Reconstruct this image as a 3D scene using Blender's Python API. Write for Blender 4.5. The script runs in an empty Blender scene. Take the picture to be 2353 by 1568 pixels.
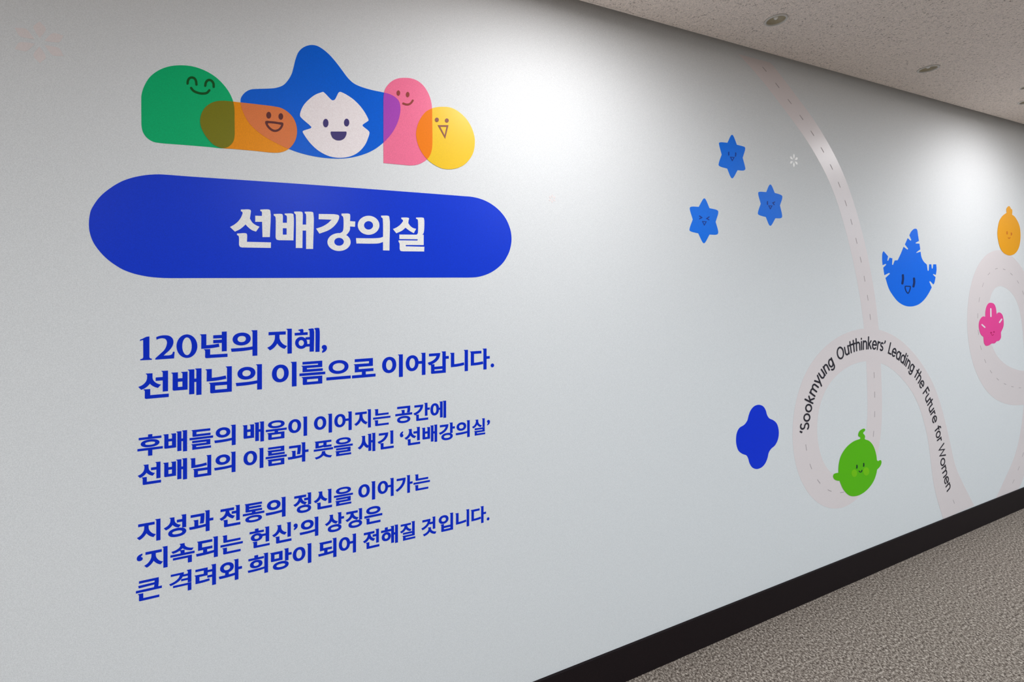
import bpy, bmesh, math, random
from mathutils import Vector, Matrix
from mathutils.geometry import tessellate_polygon
random.seed(7)
sc = bpy.context.scene
C = sc.collection

# ---------------------------------------------------------------- camera
FPX, CX, CY = 959.0, 1176.5, 629.5          # focal length and horizon centre, in pixels of the 2353x1568 frame
D = 1.295                                   # camera to wall, metres (wall surface is the plane y=0)
ZC, ZF = 0.936, -1.5224                    # ceiling and floor heights relative to the camera
YAW = math.atan(FPX / (3588 - CX))
cam = bpy.data.cameras.new('camera'); cam.sensor_width = 36; cam.lens = FPX * 36 / 2353
cam.shift_y = (CY - 784) / 2353
cam.clip_start = 0.02
co = bpy.data.objects.new('camera', cam); C.objects.link(co)
CAMZ = -ZF                                  # floor at z=0
co.location = (0, -D, CAMZ)
co.rotation_euler = (math.pi / 2, 0, -YAW)
sc.camera = co

# ---------------------------------------------------------------- exposure, world, light
sc.view_settings.view_transform = 'Standard'; sc.view_settings.look = 'None'
sc.view_settings.gamma = 1; sc.view_settings.use_curve_mapping = False
sc.view_settings.exposure = 0.0
w = bpy.data.worlds.new('world'); sc.world = w; w.use_nodes = True
w.node_tree.nodes['Background'].inputs[0].default_value = (0.8, 0.88, 1, 1)
w.node_tree.nodes['Background'].inputs[1].default_value = 0.05
H = ZC - ZF
LAMPS = [(-2.35, -0.72), (0.62, -0.64), (3.42, -0.72), (6.20, -0.72)]          # wall washing row
ROOM = [(x, -2.75) for x in (-2.6, -0.4, 1.8, 4.0, 6.2, 8.4)]                  # second row over the corridor
def area(x, y, r, energy, col):
    l = bpy.data.lights.new('lamp', 'AREA'); l.shape = 'DISK'; l.size = 2 * r; l.energy = energy; l.color = col
    o = bpy.data.objects.new('lamp_light', l); C.objects.link(o); o.location = (x, y, H - 0.003)
    return o
def spot(x, y, energy, col, cone=124):
    l = bpy.data.lights.new('lamp', 'SPOT'); l.energy = energy; l.color = col; l.spot_size = math.radians(cone); l.spot_blend = .65; l.shadow_soft_size = .035
    o = bpy.data.objects.new('lamp_light', l); C.objects.link(o); o.location = (x, y, H - 0.003); o.rotation_euler = (math.radians(30), 0, 0)
    return o
for x, y in LAMPS: area(x, y, 0.05, 10.0, (0.98, 0.985, 1.0))
for x, y in LAMPS: spot(x, y, 3.6 if x == LAMPS[1][0] else 6.5, (0.98, 0.985, 1.0), 140 if x == LAMPS[1][0] else 124)
for x, y in ROOM: area(x, y, 0.09, 47.0, (1.0, 0.97, 0.94) if x < -1 else (0.76, 0.90, 1.0))

# ---------------------------------------------------------------- helpers
def toW(px, py):
    """pixel -> point on the wall plane, (x, z) in world metres"""
    a = (px - CX) / FPX; b = (py - CY) / FPX
    dx = math.sin(YAW) + a * math.cos(YAW); dy = math.cos(YAW) - a * math.sin(YAW)
    k = D / dy
    return (dx * k, CAMZ - b * k)
def Z(x0, y0, s, pts): return [((x0 + p[0] / s), (y0 + p[1] / s)) + tuple(p[2:]) for p in pts]
def smooth(pts, n=5, closed=True):
    """Catmull-Rom through the points; a third value marks a sharp corner"""
    N = len(pts); out = []
    rng = range(N) if closed else range(N - 1)
    for i in rng:
        p1 = pts[i]; p2 = pts[(i + 1) % N]
        c1 = len(p1) > 2; c2 = len(p2) > 2
        out.append((p1[0], p1[1]))
        if c1 and c2: continue
        p0 = pts[i - 1] if (closed or i > 0) else p1
        p3 = pts[(i + 2) % N] if (closed or i + 2 < N) else p2
        if c1: p0 = p1
        if c2: p3 = p2
        def t_(a, b, t): return t + max(math.hypot(a[0] - b[0], a[1] - b[1]) ** .5, 1e-6)
        t0 = 0.0
        if p0 is p1 or p0 == p1: p0 = (2 * p1[0] - p2[0], 2 * p1[1] - p2[1])
        if p3 is p2 or p3 == p2: p3 = (2 * p2[0] - p1[0], 2 * p2[1] - p1[1])
        t1 = t_(p0, p1, t0); t2 = t_(p1, p2, t1); t3 = t_(p2, p3, t2)
        for k in range(1, n):
            t = t1 + (t2 - t1) * k / n
            r = []
            for c in (0, 1):
                A1 = (t1 - t) / (t1 - t0) * p0[c] + (t - t0) / (t1 - t0) * p1[c]
                A2 = (t2 - t) / (t2 - t1) * p1[c] + (t - t1) / (t2 - t1) * p2[c]
                A3 = (t3 - t) / (t3 - t2) * p2[c] + (t - t2) / (t3 - t2) * p3[c]
                B1 = (t2 - t) / (t2 - t0) * A1 + (t - t0) / (t2 - t0) * A2
                B2 = (t3 - t) / (t3 - t1) * A2 + (t - t1) / (t3 - t1) * A3
                r.append((t2 - t) / (t2 - t1) * B1 + (t - t1) / (t2 - t1) * B2)
            out.append(tuple(r))
    if not closed: out.append((pts[-1][0], pts[-1][1]))
    return out
def W_(pts): return [toW(p[0], p[1]) for p in pts]
def area2(p): return sum(p[i][0] * p[(i + 1) % len(p)][1] - p[(i + 1) % len(p)][0] * p[i][1] for i in range(len(p))) / 2
def hull(pts):
    P = sorted(set(pts)); 
    def cr(o, a, b): return (a[0] - o[0]) * (b[1] - o[1]) - (a[1] - o[1]) * (b[0] - o[0])
    lo = []; up = []
    for p in P:
        while len(lo) > 1 and cr(lo[-2], lo[-1], p) <= 0: lo.pop()
        lo.append(p)
    for p in reversed(P):
        while len(up) > 1 and cr(up[-2], up[-1], p) <= 0: up.pop()
        up.append(p)
    return lo[:-1] + up[:-1]
def clip(sub, cl):
    cl = hull(cl); out = list(sub)
    for i in range(len(cl)):
        a = cl[i]; b = cl[(i + 1) % len(cl)]
        def ins(p): return (b[0] - a[0]) * (p[1] - a[1]) - (b[1] - a[1]) * (p[0] - a[0]) >= 0
        inp = out; out = []
        for j in range(len(inp)):
            p = inp[j - 1]; q = inp[j]
            if ins(p) != ins(q):
                d1 = (b[0] - a[0]) * (p[1] - a[1]) - (b[1] - a[1]) * (p[0] - a[0])
                d2 = (b[0] - a[0]) * (q[1] - a[1]) - (b[1] - a[1]) * (q[0] - a[0])
                t = d1 / (d1 - d2); out.append((p[0] + (q[0] - p[0]) * t, p[1] + (q[1] - p[1]) * t))
            if ins(q): out.append(q)
    return out
def clean(p):
    r = []
    for q in p:
        if not r or math.hypot(q[0] - r[-1][0], q[1] - r[-1][1]) > 2e-5: r.append(q)
    while len(r) > 2 and math.hypot(r[0][0] - r[-1][0], r[0][1] - r[-1][1]) <= 2e-5: r.pop()
    return r
def stroke(pts, wd, closed=False, cap=True):
    """outline(s) of a thick line; returns [outer, holes...] groups"""
    P = clean([(p[0], p[1]) for p in pts]); n = len(P); L = []; R = []
    for i in range(n):
        if closed: a = P[i - 1]; b = P[(i + 1) % n]
        else: a = P[max(i - 1, 0)]; b = P[min(i + 1, n - 1)]
        def nrm(u, v):
            d = math.hypot(v[0] - u[0], v[1] - u[1]) or 1; return (-(v[1] - u[1]) / d, (v[0] - u[0]) / d)
        n1 = nrm(a, P[i]) if a != P[i] else nrm(P[i], b)
        n2 = nrm(P[i], b) if b != P[i] else n1
        m = (n1[0] + n2[0], n1[1] + n2[1]); l = math.hypot(*m) or 1; m = (m[0] / l, m[1] / l)
        k = wd / 2 / max(m[0] * n1[0] + m[1] * n1[1], .45)
        L.append((P[i][0] + m[0] * k, P[i][1] + m[1] * k)); R.append((P[i][0] - m[0] * k, P[i][1] - m[1] * k))
    if closed: 
        return [[L, R]] if abs(area2(L)) > abs(area2(R)) else [[R, L]]
    def capf(c, fr, n_=6):
        a0 = math.atan2(fr[1] - c[1], fr[0] - c[0]); r = math.hypot(fr[0] - c[0], fr[1] - c[1])
        return [(c[0] + r * math.cos(a0 - math.pi * k / n_), c[1] + r * math.sin(a0 - math.pi * k / n_)) for k in range(1, n_)]
    out = list(L)
    if cap: out += capf(P[-1], L[-1])
    out += R[::-1]
    if cap: out += capf(P[0], R[0])
    return [[out]]
def ell(cx, cy, rx, ry, n=28, rot=0):
    c, s = math.cos(rot), math.sin(rot)
    return [(cx + rx * math.cos(2 * math.pi * k / n) * c - ry * math.sin(2 * math.pi * k / n) * s,
             cy + rx * math.cos(2 * math.pi * k / n) * s + ry * math.sin(2 * math.pi * k / n) * c) for k in range(n)]

def slab_mesh(name, groups, y0, y1, org):
    """groups of [outer, hole...] loops in wall (x,z) -> thin slab standing on the wall from y=-y0 to y=-y1"""
    vs = []; fs = []
    for gi, g in enumerate(groups):
        yg = y1 + gi * .00002
        loops = []
        for k, lp in enumerate(g):
            lp = clean(lp)
            if len(lp) < 3: continue
            a = area2(lp)
            if (a < 0) != (k > 0): lp = lp[::-1]
            loops.append(lp)
        if not loops: continue
        tri = tessellate_polygon([[Vector((p[0], p[1], 0)) for p in lp] for lp in loops])
        b = len(vs); flat = [p for lp in loops for p in lp]; n = len(flat)
        vs += [(p[0] - org[0], -yg, p[1] - org[1]) for p in flat]
        vs += [(p[0] - org[0], -y0, p[1] - org[1]) for p in flat]
        for t in tri:
            p, q, r = (flat[i] for i in t)
            cr = (q[0] - p[0]) * (r[1] - p[1]) - (q[1] - p[1]) * (r[0] - p[0])
            t = t if cr > 0 else (t[0], t[2], t[1])      # ccw in x,z seen from -y is the outward side
            fs.append((b + t[0], b + t[1], b + t[2]))
            fs.append((b + n + t[0], b + n + t[2], b + n + t[1]))
        o = b
        for lp in loops:
            m = len(lp)
            for i in range(m):
                j = (i + 1) % m
                fs.append((o + i, o + n + i, o + n + j, o + j))
            o += m
    me = bpy.data.meshes.new(name); me.from_pydata(vs, [], fs); me.update()
    return me
def link(name, me, m, parent=None, loc=(0, 0, 0)):
    o = bpy.data.objects.new(name, me); C.objects.link(o); o.location = loc
    if m: me.materials.append(m)
    if parent: o.parent = parent
    return o
def tag(o, label, cat, group=None):
    o['label'] = label; o['category'] = cat
    if group: o['group'] = group
    return o
ORG = {}
def thing(name, org, label, cat, group=None):
    o = bpy.data.objects.new(name, None); C.objects.link(o); o.location = (org[0], 0, org[1]); o.empty_display_size = .05
    ORG[o.name] = org
    return tag(o, label, cat, group)
LAY = 0.0004
def part(name, root, groups, lay, m, label=None):
    org = ORG[root.name]
    o = link(name, slab_mesh(name, groups, LAY * (lay - 1) + 0.00002, LAY * lay, org), m, root)
    if label: o['label'] = label
    return o
def sub(name, par, root, groups, lay, m):
    org = ORG[root.name]
    return link(name, slab_mesh(name, groups, LAY * (lay - 1) + 0.00002, LAY * lay, org), m, par)

# ---------------------------------------------------------------- materials
def lin(c): 
    c /= 255.0
    return c / 12.92 if c <= .04045 else ((c + .055) / 1.055) ** 2.4
def alb(r, g, b, wall=205):
    """albedo of a colour seen beside a white wall of the given brightness"""
    k = 0.78 / lin(wall)
    return tuple(min(.95, max(.002, lin(v) * k)) for v in (r, g, b))
def mat(name, col, rough=.5, spec=.5, grain=0.0, gscale=900, coat=0.0):
    m = bpy.data.materials.new(name); m.use_nodes = True; nt = m.node_tree; b = nt.nodes['Principled BSDF']
    b.inputs['Roughness'].default_value = rough; b.inputs['Specular IOR Level'].default_value = spec
    b.inputs['Coat Weight'].default_value = coat; b.inputs['Coat Roughness'].default_value = .3
    if grain:
        tc = nt.nodes.new('ShaderNodeTexCoord'); nz = nt.nodes.new('ShaderNodeTexNoise'); nz.inputs['Scale'].default_value = gscale
        nz.inputs['Detail'].default_value = 1
        mx = nt.nodes.new('ShaderNodeMix'); mx.data_type = 'RGBA'
        mx.inputs['A'].default_value = tuple(v * (1 - grain) for v in col) + (1,)
        mx.inputs['B'].default_value = tuple(min(1, v * (1 + grain)) for v in col) + (1,)
        mr = nt.nodes.new('ShaderNodeMapRange'); mr.inputs['From Min'].default_value = .3; mr.inputs['From Max'].default_value = .7
        nt.links.new(tc.outputs['Object'], nz.inputs['Vector']); nt.links.new(nz.outputs['Fac'], mr.inputs['Value'])
        nt.links.new(mr.outputs['Result'], mx.inputs['Factor']); nt.links.new(mx.outputs['Result'], b.inputs['Base Color'])
    else: b.inputs['Base Color'].default_value = tuple(col) + (1,)
    return m
VR, VS = .36, .15
def vinyl(name, *c, gloss=VS, **k): return mat('vinyl_' + name, alb(*c, **k), VR, gloss, .10, 700)

# ---------------------------------------------------------------- room shell
X0, X1, YB = -4.2, 10.5, -4.6
def box(name, a, b, m, kind='structure', parent=None):
    (x0, y0, z0), (x1, y1, z1) = a, b
    c = ((x0 + x1) / 2, (y0 + y1) / 2, (z0 + z1) / 2)
    vs = [(x - c[0], y - c[1], z - c[2]) for x in (x0, x1) for y in (y0, y1) for z in (z0, z1)]
    fs = [(0, 1, 3, 2), (4, 6, 7, 5), (0, 4, 5, 1), (2, 3, 7, 6), (0, 2, 6, 4), (1, 5, 7, 3)]
    me = bpy.data.meshes.new(name); me.from_pydata(vs, [], fs)
    o = link(name, me, m, parent, c)
    if kind: o['kind'] = kind
    return o
def nodes(m): return m.node_tree.nodes, m.node_tree.links, m.node_tree.nodes['Principled BSDF']

# wall film: off-white satin print, faint sand grain
m_wall = mat('wall_film', (.78, .782, .785), .7, .25, .09, 520)
# ceiling board: warm grey with small dark fissures
m_ceil = bpy.data.materials.new('ceiling_board'); m_ceil.use_nodes = True
N, K, B = nodes(m_ceil); B.inputs['Roughness'].default_value = .95; B.inputs['Specular IOR Level'].default_value = .1
tc = N.new('ShaderNodeTexCoord'); mp = N.new('ShaderNodeMapping'); mp.inputs['Scale'].default_value = (1, 1.0, 1)
K.new(tc.outputs['Object'], mp.inputs['Vector'])
n1 = N.new('ShaderNodeTexNoise'); n1.inputs['Scale'].default_value = 130; n1.inputs['Detail'].default_value = 3; n1.inputs['Roughness'].default_value = .7
n2 = N.new('ShaderNodeTexNoise'); n2.inputs['Scale'].default_value = 420; n2.inputs['Detail'].default_value = 2
cr = N.new('ShaderNodeValToRGB'); e = cr.color_ramp.elements
e[0].position = .30; e[0].color = (.26, .22, .19, 1); e[1].position = .42; e[1].color = (.84, .75, .69, 1)
e2 = cr.color_ramp.elements.new(.75); e2.color = (.93, .84, .77, 1)
c2 = N.new('ShaderNodeValToRGB'); e = c2.color_ramp.elements; e[0].position = .3; e[0].color = (.72, .72, .72, 1); e[1].position = .7; e[1].color = (1.15, 1.13, 1.12, 1)
mx = N.new('ShaderNodeMix'); mx.data_type = 'RGBA'; mx.blend_type = 'MULTIPLY'; mx.inputs['Factor'].default_value = 1
K.new(mp.outputs[0], n1.inputs['Vector']); K.new(mp.outputs[0], n2.inputs['Vector']); K.new(n1.outputs['Fac'], cr.inputs[0]); K.new(n2.outputs['Fac'], c2.inputs[0])
K.new(cr.outputs[0], mx.inputs['A']); K.new(c2.outputs[0], mx.inputs['B']); K.new(mx.outputs['Result'], B.inputs['Base Color'])
bp = N.new('ShaderNodeBump'); bp.inputs['Strength'].default_value = .5; bp.inputs['Distance'].default_value = .002
K.new(n1.outputs['Fac'], bp.inputs['Height']); K.new(bp.outputs[0], B.inputs['Normal'])
# floor: brown-grey speckled terrazzo / flecked carpet
m_floor = bpy.data.materials.new('flecked_floor'); m_floor.use_nodes = True
N, K, B = nodes(m_floor); B.inputs['Roughness'].default_value = .8; B.inputs['Specular IOR Level'].default_value = .25
tc = N.new('ShaderNodeTexCoord')
n3 = N.new('ShaderNodeTexNoise'); n3.inputs['Scale'].default_value = 420; n3.inputs['Detail'].default_value = 2
n1 = N.new('ShaderNodeTexNoise'); n1.inputs['Scale'].default_value = 120; n1.inputs['Detail'].default_value = 6; n1.inputs['Roughness'].default_value = .85
for q in (n1, n3): K.new(tc.outputs['Object'], q.inputs['Vector'])
cr = N.new('ShaderNodeValToRGB'); e = cr.color_ramp.elements
e[0].position = .40; e[0].color = (.035, .022, .017, 1); e[1].position = .62; e[1].color = (.66, .57, .49, 1)
e2 = cr.color_ramp.elements.new(.5); e2.color = (.20, .16, .13, 1)
K.new(n1.outputs['Fac'], cr.inputs[0])
hs = N.new('ShaderNodeMix'); hs.data_type = 'RGBA'; hs.blend_type = 'OVERLAY'; hs.inputs['Factor'].default_value = .35
K.new(cr.outputs[0], hs.inputs['A']); K.new(n3.outputs['Fac'], hs.inputs['B'])
sa = N.new('ShaderNodeHueSaturation'); sa.inputs['Saturation'].default_value = 1.0; K.new(hs.outputs['Result'], sa.inputs['Color'])
K.new(sa.outputs[0], B.inputs['Base Color'])
bp = N.new('ShaderNodeBump'); bp.inputs['Strength'].default_value = .12; bp.inputs['Distance'].default_value = .002
K.new(n1.outputs['Fac'], bp.inputs['Height']); K.new(bp.outputs[0], B.inputs['Normal'])
m_base = mat('dark_skirting_and_gap_shade', (.011, .0065, .0075), .6, .15, .25, 300)
m_white = mat('painted_plaster', (.30, .29, .28), .8, .3)
m_ring = mat('white_enamel', (.62, .59, .55), .4, .5)
m_cup = mat('dark_reflector', (.48, .42, .30), .35, .5)
m_lens = mat('glass_lens', (.85, .83, .8), .15, .6)

box('wall_front', (X0, 0, 0), (X1, .12, H + .1), m_wall)
box('wall_back', (X0, YB - .12, 0), (X1, YB, H + .1), m_white)
box('wall_left', (X0 - .12, YB - .12, 0), (X0, .12, H + .1), m_white)
box('wall_right', (X1, YB - .12, 0), (X1 + .12, .12, H + .1), m_white)
box('floor', (X0 - .12, YB - .12, -.1), (X1 + .12, .12, 0), m_floor)
# skirting: 130 mm high, thin eased top edge
BT = CAMZ - 1.3905
me = bpy.data.meshes.new('baseboard_front')
prof = [(0, 0), (-.006, 0), (-.006, BT - .0025), (-.0045, BT), (0, BT)]
vs = [(x, p[0], p[1]) for x in (X0, X1) for p in prof]; n = len(prof)
fs = [(i, (i + 1) % n, n + (i + 1) % n, n + i) for i in range(n)] + [tuple(range(n))[::-1], tuple(range(n, 2 * n))]
me.from_pydata(vs, [], fs); o = link('baseboard_front', me, m_base); o['kind'] = 'structure'

# ceiling board with round openings for the recessed fittings
def onceil(px, py):
    a = (px - CX) / FPX; b = (CY - py) / FPX; k = ZC / b
    return ((math.sin(YAW) + a * math.cos(YAW)) * k, -D + (math.cos(YAW) - a * math.sin(YAW)) * k)
HOLES = [onceil(1783, 46) + (.033,), onceil(2133, 158) + (.033,), onceil(2363, 233) + (.033,), onceil(2357, 201) + (.018,)]
WASH = [(x, y, .075) for x, y in LAMPS] + [(x, y, .1) for x, y in ROOM]
def circ(x, y, r, n=40): return [(x + r * math.cos(2 * math.pi * k / n), y + r * math.sin(2 * math.pi * k / n)) for k in range(n)]
GAP, LIP = .03, .035
loops = [[(X0 - .12, YB - .12), (X1 + .12, YB - .12), (X1 + .12, -GAP - LIP), (X0 - .12, -GAP - LIP)]] + [circ(x, y, r) for x, y, r in HOLES + WASH]
tri = tessellate_polygon([[Vector((p[0], p[1], 0)) for p in lp] for lp in loops])
flat = [p for lp in loops for p in lp]; n = len(flat); vs = [(p[0], p[1], H) for p in flat] + [(p[0], p[1], H + .1) for p in flat]
fs = []
for t in tri: fs.append(tuple(t)[::-1]); fs.append(tuple(i + n for i in t))
o_ = 0
for lp in loops:
    m_ = len(lp)
    for i in range(m_): fs.append((o_ + i, o_ + (i + 1) % m_, n + o_ + (i + 1) % m_, n + o_ + i))
    o_ += m_
me = bpy.data.meshes.new('ceiling'); me.from_pydata(vs, [], fs)
bm = bmesh.new(); bm.from_mesh(me); bmesh.ops.recalc_face_normals(bm, faces=bm.faces[:]); bm.to_mesh(me); bm.free()
o = link('ceiling', me, m_ceil); o['kind'] = 'structure'

# lip of the ceiling board beside the wall, rounded so its shade fades softly, with a recessed shadow gap behind it
prof = [(-GAP - LIP, 0)] + [(-GAP - LIP + LIP * math.sin(math.radians(a)), LIP - LIP * math.cos(math.radians(a))) for a in range(15, 91, 15)] + [(-GAP, .1), (-GAP - LIP, .1)]
me = bpy.data.meshes.new('trim_1'); n = len(prof)
vs = [(x, p[0], H + p[1]) for x in (X0 - .12, X1 + .12) for p in prof]
me.from_pydata(vs, [], [(i, n + i, n + (i + 1) % n, (i + 1) % n) for i in range(n)]); me.update()
bm = bmesh.new(); bm.from_mesh(me); bmesh.ops.recalc_face_normals(bm, faces=bm.faces[:]); bm.to_mesh(me); bm.free()
for p in me.polygons: p.use_smooth = True
o = link('trim_1', me, m_ceil); o['kind'] = 'structure'
box('trim_2', (X0, -GAP, H + .09), (X1, 0, H + .1), m_base)  # added strip closing the gap top, coloured dark to deepen the shade there

def lathe(name, prof, m, parent, n=40):
    vs = []; fs = []
    for r, z in prof: vs += [(r * math.cos(2 * math.pi * k / n), r * math.sin(2 * math.pi * k / n), z) for k in range(n)]
    for j in range(len(prof) - 1):
        for k in range(n): fs.append((j * n + k, j * n + (k + 1) % n, (j + 1) * n + (k + 1) % n, (j + 1) * n + k))
    if prof[0][0] < 1e-3 or prof[-1][0] < 1e-3: pass
    me = bpy.data.meshes.new(name); me.from_pydata(vs, [], fs)
    for p in me.polygons: p.use_smooth = True
    return link(name, me, m, parent)
def ctag(name, x, y, label, cat, group=None):
    o = bpy.data.objects.new(name, None); C.objects.link(o); o.location = (x, y, H); o.empty_display_size = .05
    return tag(o, label, cat, group)
labs = ['small recessed ceiling spotlight with a bright glass pin, nearest the top edge',
        'small round recessed ceiling spotlight, the middle one of the row along the wall',
        'small round recessed ceiling spotlight cut by the right edge, closest to the wall line']
for (x, y, r), lb in zip(HOLES[:3], labs):
    t = ctag('recessed_spotlight', x, y, lb, 'ceiling light', 'small recessed spotlights along the ceiling edge')
    lathe('trim_ring', [(r * .93, .002), (r * .93, -.003), (r * 1.0, -.0045), (r * 1.12, -.003), (r * 1.18, 0), (r * .99, .0)], m_ring, t)
    lathe('reflector_cup', [(r * .94, 0), (r * .90, .006), (r * .70, .014), (r * .45, .018), (.0005, .019)], m_cup, t)
    lathe('lens', [(.0004, .0015), (r * .10, .002), (r * .2, .005), (r * .24, .010), (r * .2, .019)], m_lens, t)
x, y, r = HOLES[3]
t = ctag('ceiling_sensor', x, y, 'tiny dark round ceiling sensor at the right edge, beside the last spotlight', 'sensor')
lathe('sensor_ring', [(r * .9, .002), (r * .9, -.002), (r * 1.12, -.0025), (r * 1.2, 0)], m_ring, t)
lathe('sensor_eye', [(r * .92, .0), (r * .8, .01), (r * .4, .012), (.0005, .004)], m_cup, t)
m_glow = bpy.data.materials.new('lamp_glow'); m_glow.use_nodes = True
b_ = m_glow.node_tree.nodes['Principled BSDF']; b_.inputs['Emission Color'].default_value = (1, .97, .94, 1); b_.inputs['Emission Strength'].default_value = 4
for k, (x, y, r) in enumerate(WASH):
    row = 'wall washing row' if k < len(LAMPS) else 'row over the corridor'
    t = ctag('recessed_downlight', x, y, 'glowing round recessed downlight of the ' + row, 'ceiling light', 'downlights in the ' + row)
    lathe('trim_ring', [(r * .95, .002), (r * .95, -.003), (r * 1.12, -.003), (r * 1.16, 0)], m_ring, t)
    lathe('reflector_cup', [(r * .97, .0), (r * .85, .05), (r * .7, .07)], m_ring, t)
    lathe('lamp', [(r * .72, .066), (r * .4, .06), (.0005, .058)], m_glow, t)

# ---------------------------------------------------------------- emblem shapes above the banner
E1 = (300, 80, 4.9); E2 = (680, 80, 4.9)
green = W_(smooth(Z(*E1, [(122, 760), (124, 680), (150, 590), (215, 480), (310, 405), (430, 358), (565, 344), (700, 357), (830, 400), (950, 470), (1050, 565), (1120, 665), (1158, 760), (1171, 850), (1172, 950), (1173, 1050), (1173, 1130), (1163, 1190), (1135, 1235), (1090, 1268), (1030, 1279), (900, 1266), (600, 1241), (320, 1218), (250, 1203), (185, 1160), (142, 1100), (125, 1030), (123, 950), (122, 850)])))
orange = W_(smooth(Z(*E1, [(785, 965), (800, 890), (840, 822), (900, 775), (970, 750), (1050, 745), (1130, 751), (1300, 770), (1450, 788), (1600, 806), (1700, 828), (1780, 878), (1840, 950), (1870, 1035), (1874, 1110), (1855, 1190), (1810, 1260), (1750, 1305), (1680, 1326), (1600, 1328), (1400, 1308), (1150, 1286), (1020, 1274), (940, 1240), (880, 1183), (825, 1105), (793, 1030)])))
bluepx = [(552.7, 231), (555, 222.9), (563.3, 212.7), (575.5, 206.1), (591.8, 204.5), (614.3, 203.9), (634.7, 202), (651, 195.9), (662.2, 184.1), (670.4, 169.8), (674.5, 155.5), (679.6, 135.1), (686.7, 118.8), (698, 108.6), (713, 103.7), (727.5, 105.2), (741.2, 112.7), (755.5, 124.5), (771.8, 142.8), (786.1, 161.6), (799, 178.8), (811.6, 190.8), (826.9, 198.6), (853.5, 206.8), (881, 212.6), (896.3, 217.1), (908.6, 223.9), (916.7, 233.1), (920, 246), (918.8, 263.7), (912.7, 284.1), (900.4, 306.5), (881, 328), (857.6, 345.3), (831, 356.5), (802.4, 363.1), (778, 364.7), (747.3, 363.3), (716.7, 358.6), (690, 352), (665.3, 343.3), (642.9, 333.1), (612.2, 316.7), (589.8, 300.4), (573.5, 284.1), (563.3, 267.8), (555.5, 248)]
blue = W_(smooth(bluepx, 4))
pink = W_(smooth(Z(*E2, [(986, 1445, 1), (985, 1100), (985, 800), (987, 690), (1003, 615), (1040, 560), (1090, 517), (1150, 493), (1220, 486), (1300, 493), (1370, 520), (1430, 568), (1480, 640), (1512, 715), (1530, 800), (1533, 900), (1534, 1050), (1535, 1230), (1528, 1300), (1508, 1360), (1470, 1408), (1420, 1442), (1360, 1465), (1290, 1472), (1200, 1465), (1100, 1456)])))
yel = W_(smooth(Z(940, 230, 9.224, [(147, 720), (163, 600), (200, 480), (262, 360), (350, 255), (440, 200), (520, 168), (620, 150), (740, 146), (860, 158), (980, 205), (1100, 290), (1210, 400), (1295, 530), (1355, 670), (1388, 810), (1392, 900), (1378, 1040), (1340, 1160), (1270, 1270), (1170, 1370), (1060, 1430), (940, 1462), (830, 1469), (700, 1452), (590, 1405), (480, 1340), (370, 1246), (280, 1130), (210, 1000), (165, 860)])))
def cen(lp): return (sum(p[0] for p in lp) / len(lp), sum(p[1] for p in lp) / len(lp))
def SW(frame, pts, wd, closed=False, sm=5):
    p = Z(*frame, pts)
    p = smooth(p, sm, closed) if sm > 1 else [(q[0], q[1]) for q in p]
    return [[W_(l) for l in g] for g in stroke(p, wd / frame[2], closed)]
def EW(frame, cx, cy, rx, ry, rot=0): return [[W_(Z(*frame, ell(cx, cy, rx, ry, 24, rot)))]]

m_gr = vinyl('green', 0, 158, 98, wall=198); m_or = vinyl('orange', 246, 132, 4, wall=203); m_bl = vinyl('blue', 0, 88, 196, wall=205)
m_pk = vinyl('pink', 252, 105, 140, wall=213, gloss=.45); m_ye = vinyl('yellow', 255, 190, 0, wall=218, gloss=.45)
G = 'smiling shapes of the emblem above the blue banner'
t = thing('wall_emblem_shape', cen(green), 'large green dome-topped vinyl shape with curved smiling eyes, left end of the emblem', 'wall graphic', G)
part('body', t, [[green]], 1, m_gr)
m_f = vinyl('dark_green', 14, 72, 26, wall=198)
for pts in ([(643, 550), (647, 518), (663, 492), (688, 482), (716, 490), (736, 515), (743, 562)], [(842, 575), (849, 540), (868, 515), (893, 511), (918, 523), (935, 552), (937, 588)]):
    part('eye', t, SW(E1, pts, 26), 2, m_f)
part('mouth', t, SW(E1, [(683, 600), (710, 632), (760, 655), (815, 663), (860, 655), (888, 626)], 26), 2, m_f)

t = thing('wall_emblem_shape', cen(blue), 'blue vinyl shape with a tall rounded peak and notched white face, middle of emblem', 'wall graphic', G)
part('body', t, [[blue]], 1, m_bl)
fp = part('face', t, [[W_(smooth(Z(*E2, [(285, 650), (305, 645), (322, 655), (398, 732), (412, 739), (428, 737), (442, 726), (478, 656), (490, 646), (508, 646), (620, 708), (700, 778), (760, 852), (800, 920), (817, 965), (806, 976), (754, 1012), (750, 1022), (756, 1032), (822, 1088), (828, 1105), (812, 1165), (778, 1240), (710, 1318), (620, 1368), (500, 1386), (380, 1370), (260, 1310), (165, 1225), (105, 1145), (76, 1092), (84, 1082), (165, 1054), (174, 1044), (168, 1032), (54, 928), (46, 905), (55, 860), (90, 790), (155, 722), (220, 675)]), 4))]], 2, vinyl('face_white', 229, 214, 214, wall=208), 'pinkish white face with notches at top and sides')
m_f = vinyl('dark_violet', 66, 56, 108, wall=208)
for a in ((336, 996, 31, 48), (571, 990, 30, 44)): sub('eye', fp, t, EW(E2, *a), 3, m_f)
sub('mouth', fp, t, [[W_(smooth(Z(*E2, [(395, 1091, 1), (566, 1091, 1), (570, 1100), (566, 1130), (545, 1168), (512, 1188), (480, 1192), (448, 1186), (412, 1162), (394, 1122), (391, 1100)])))]], 3, m_f)

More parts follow.
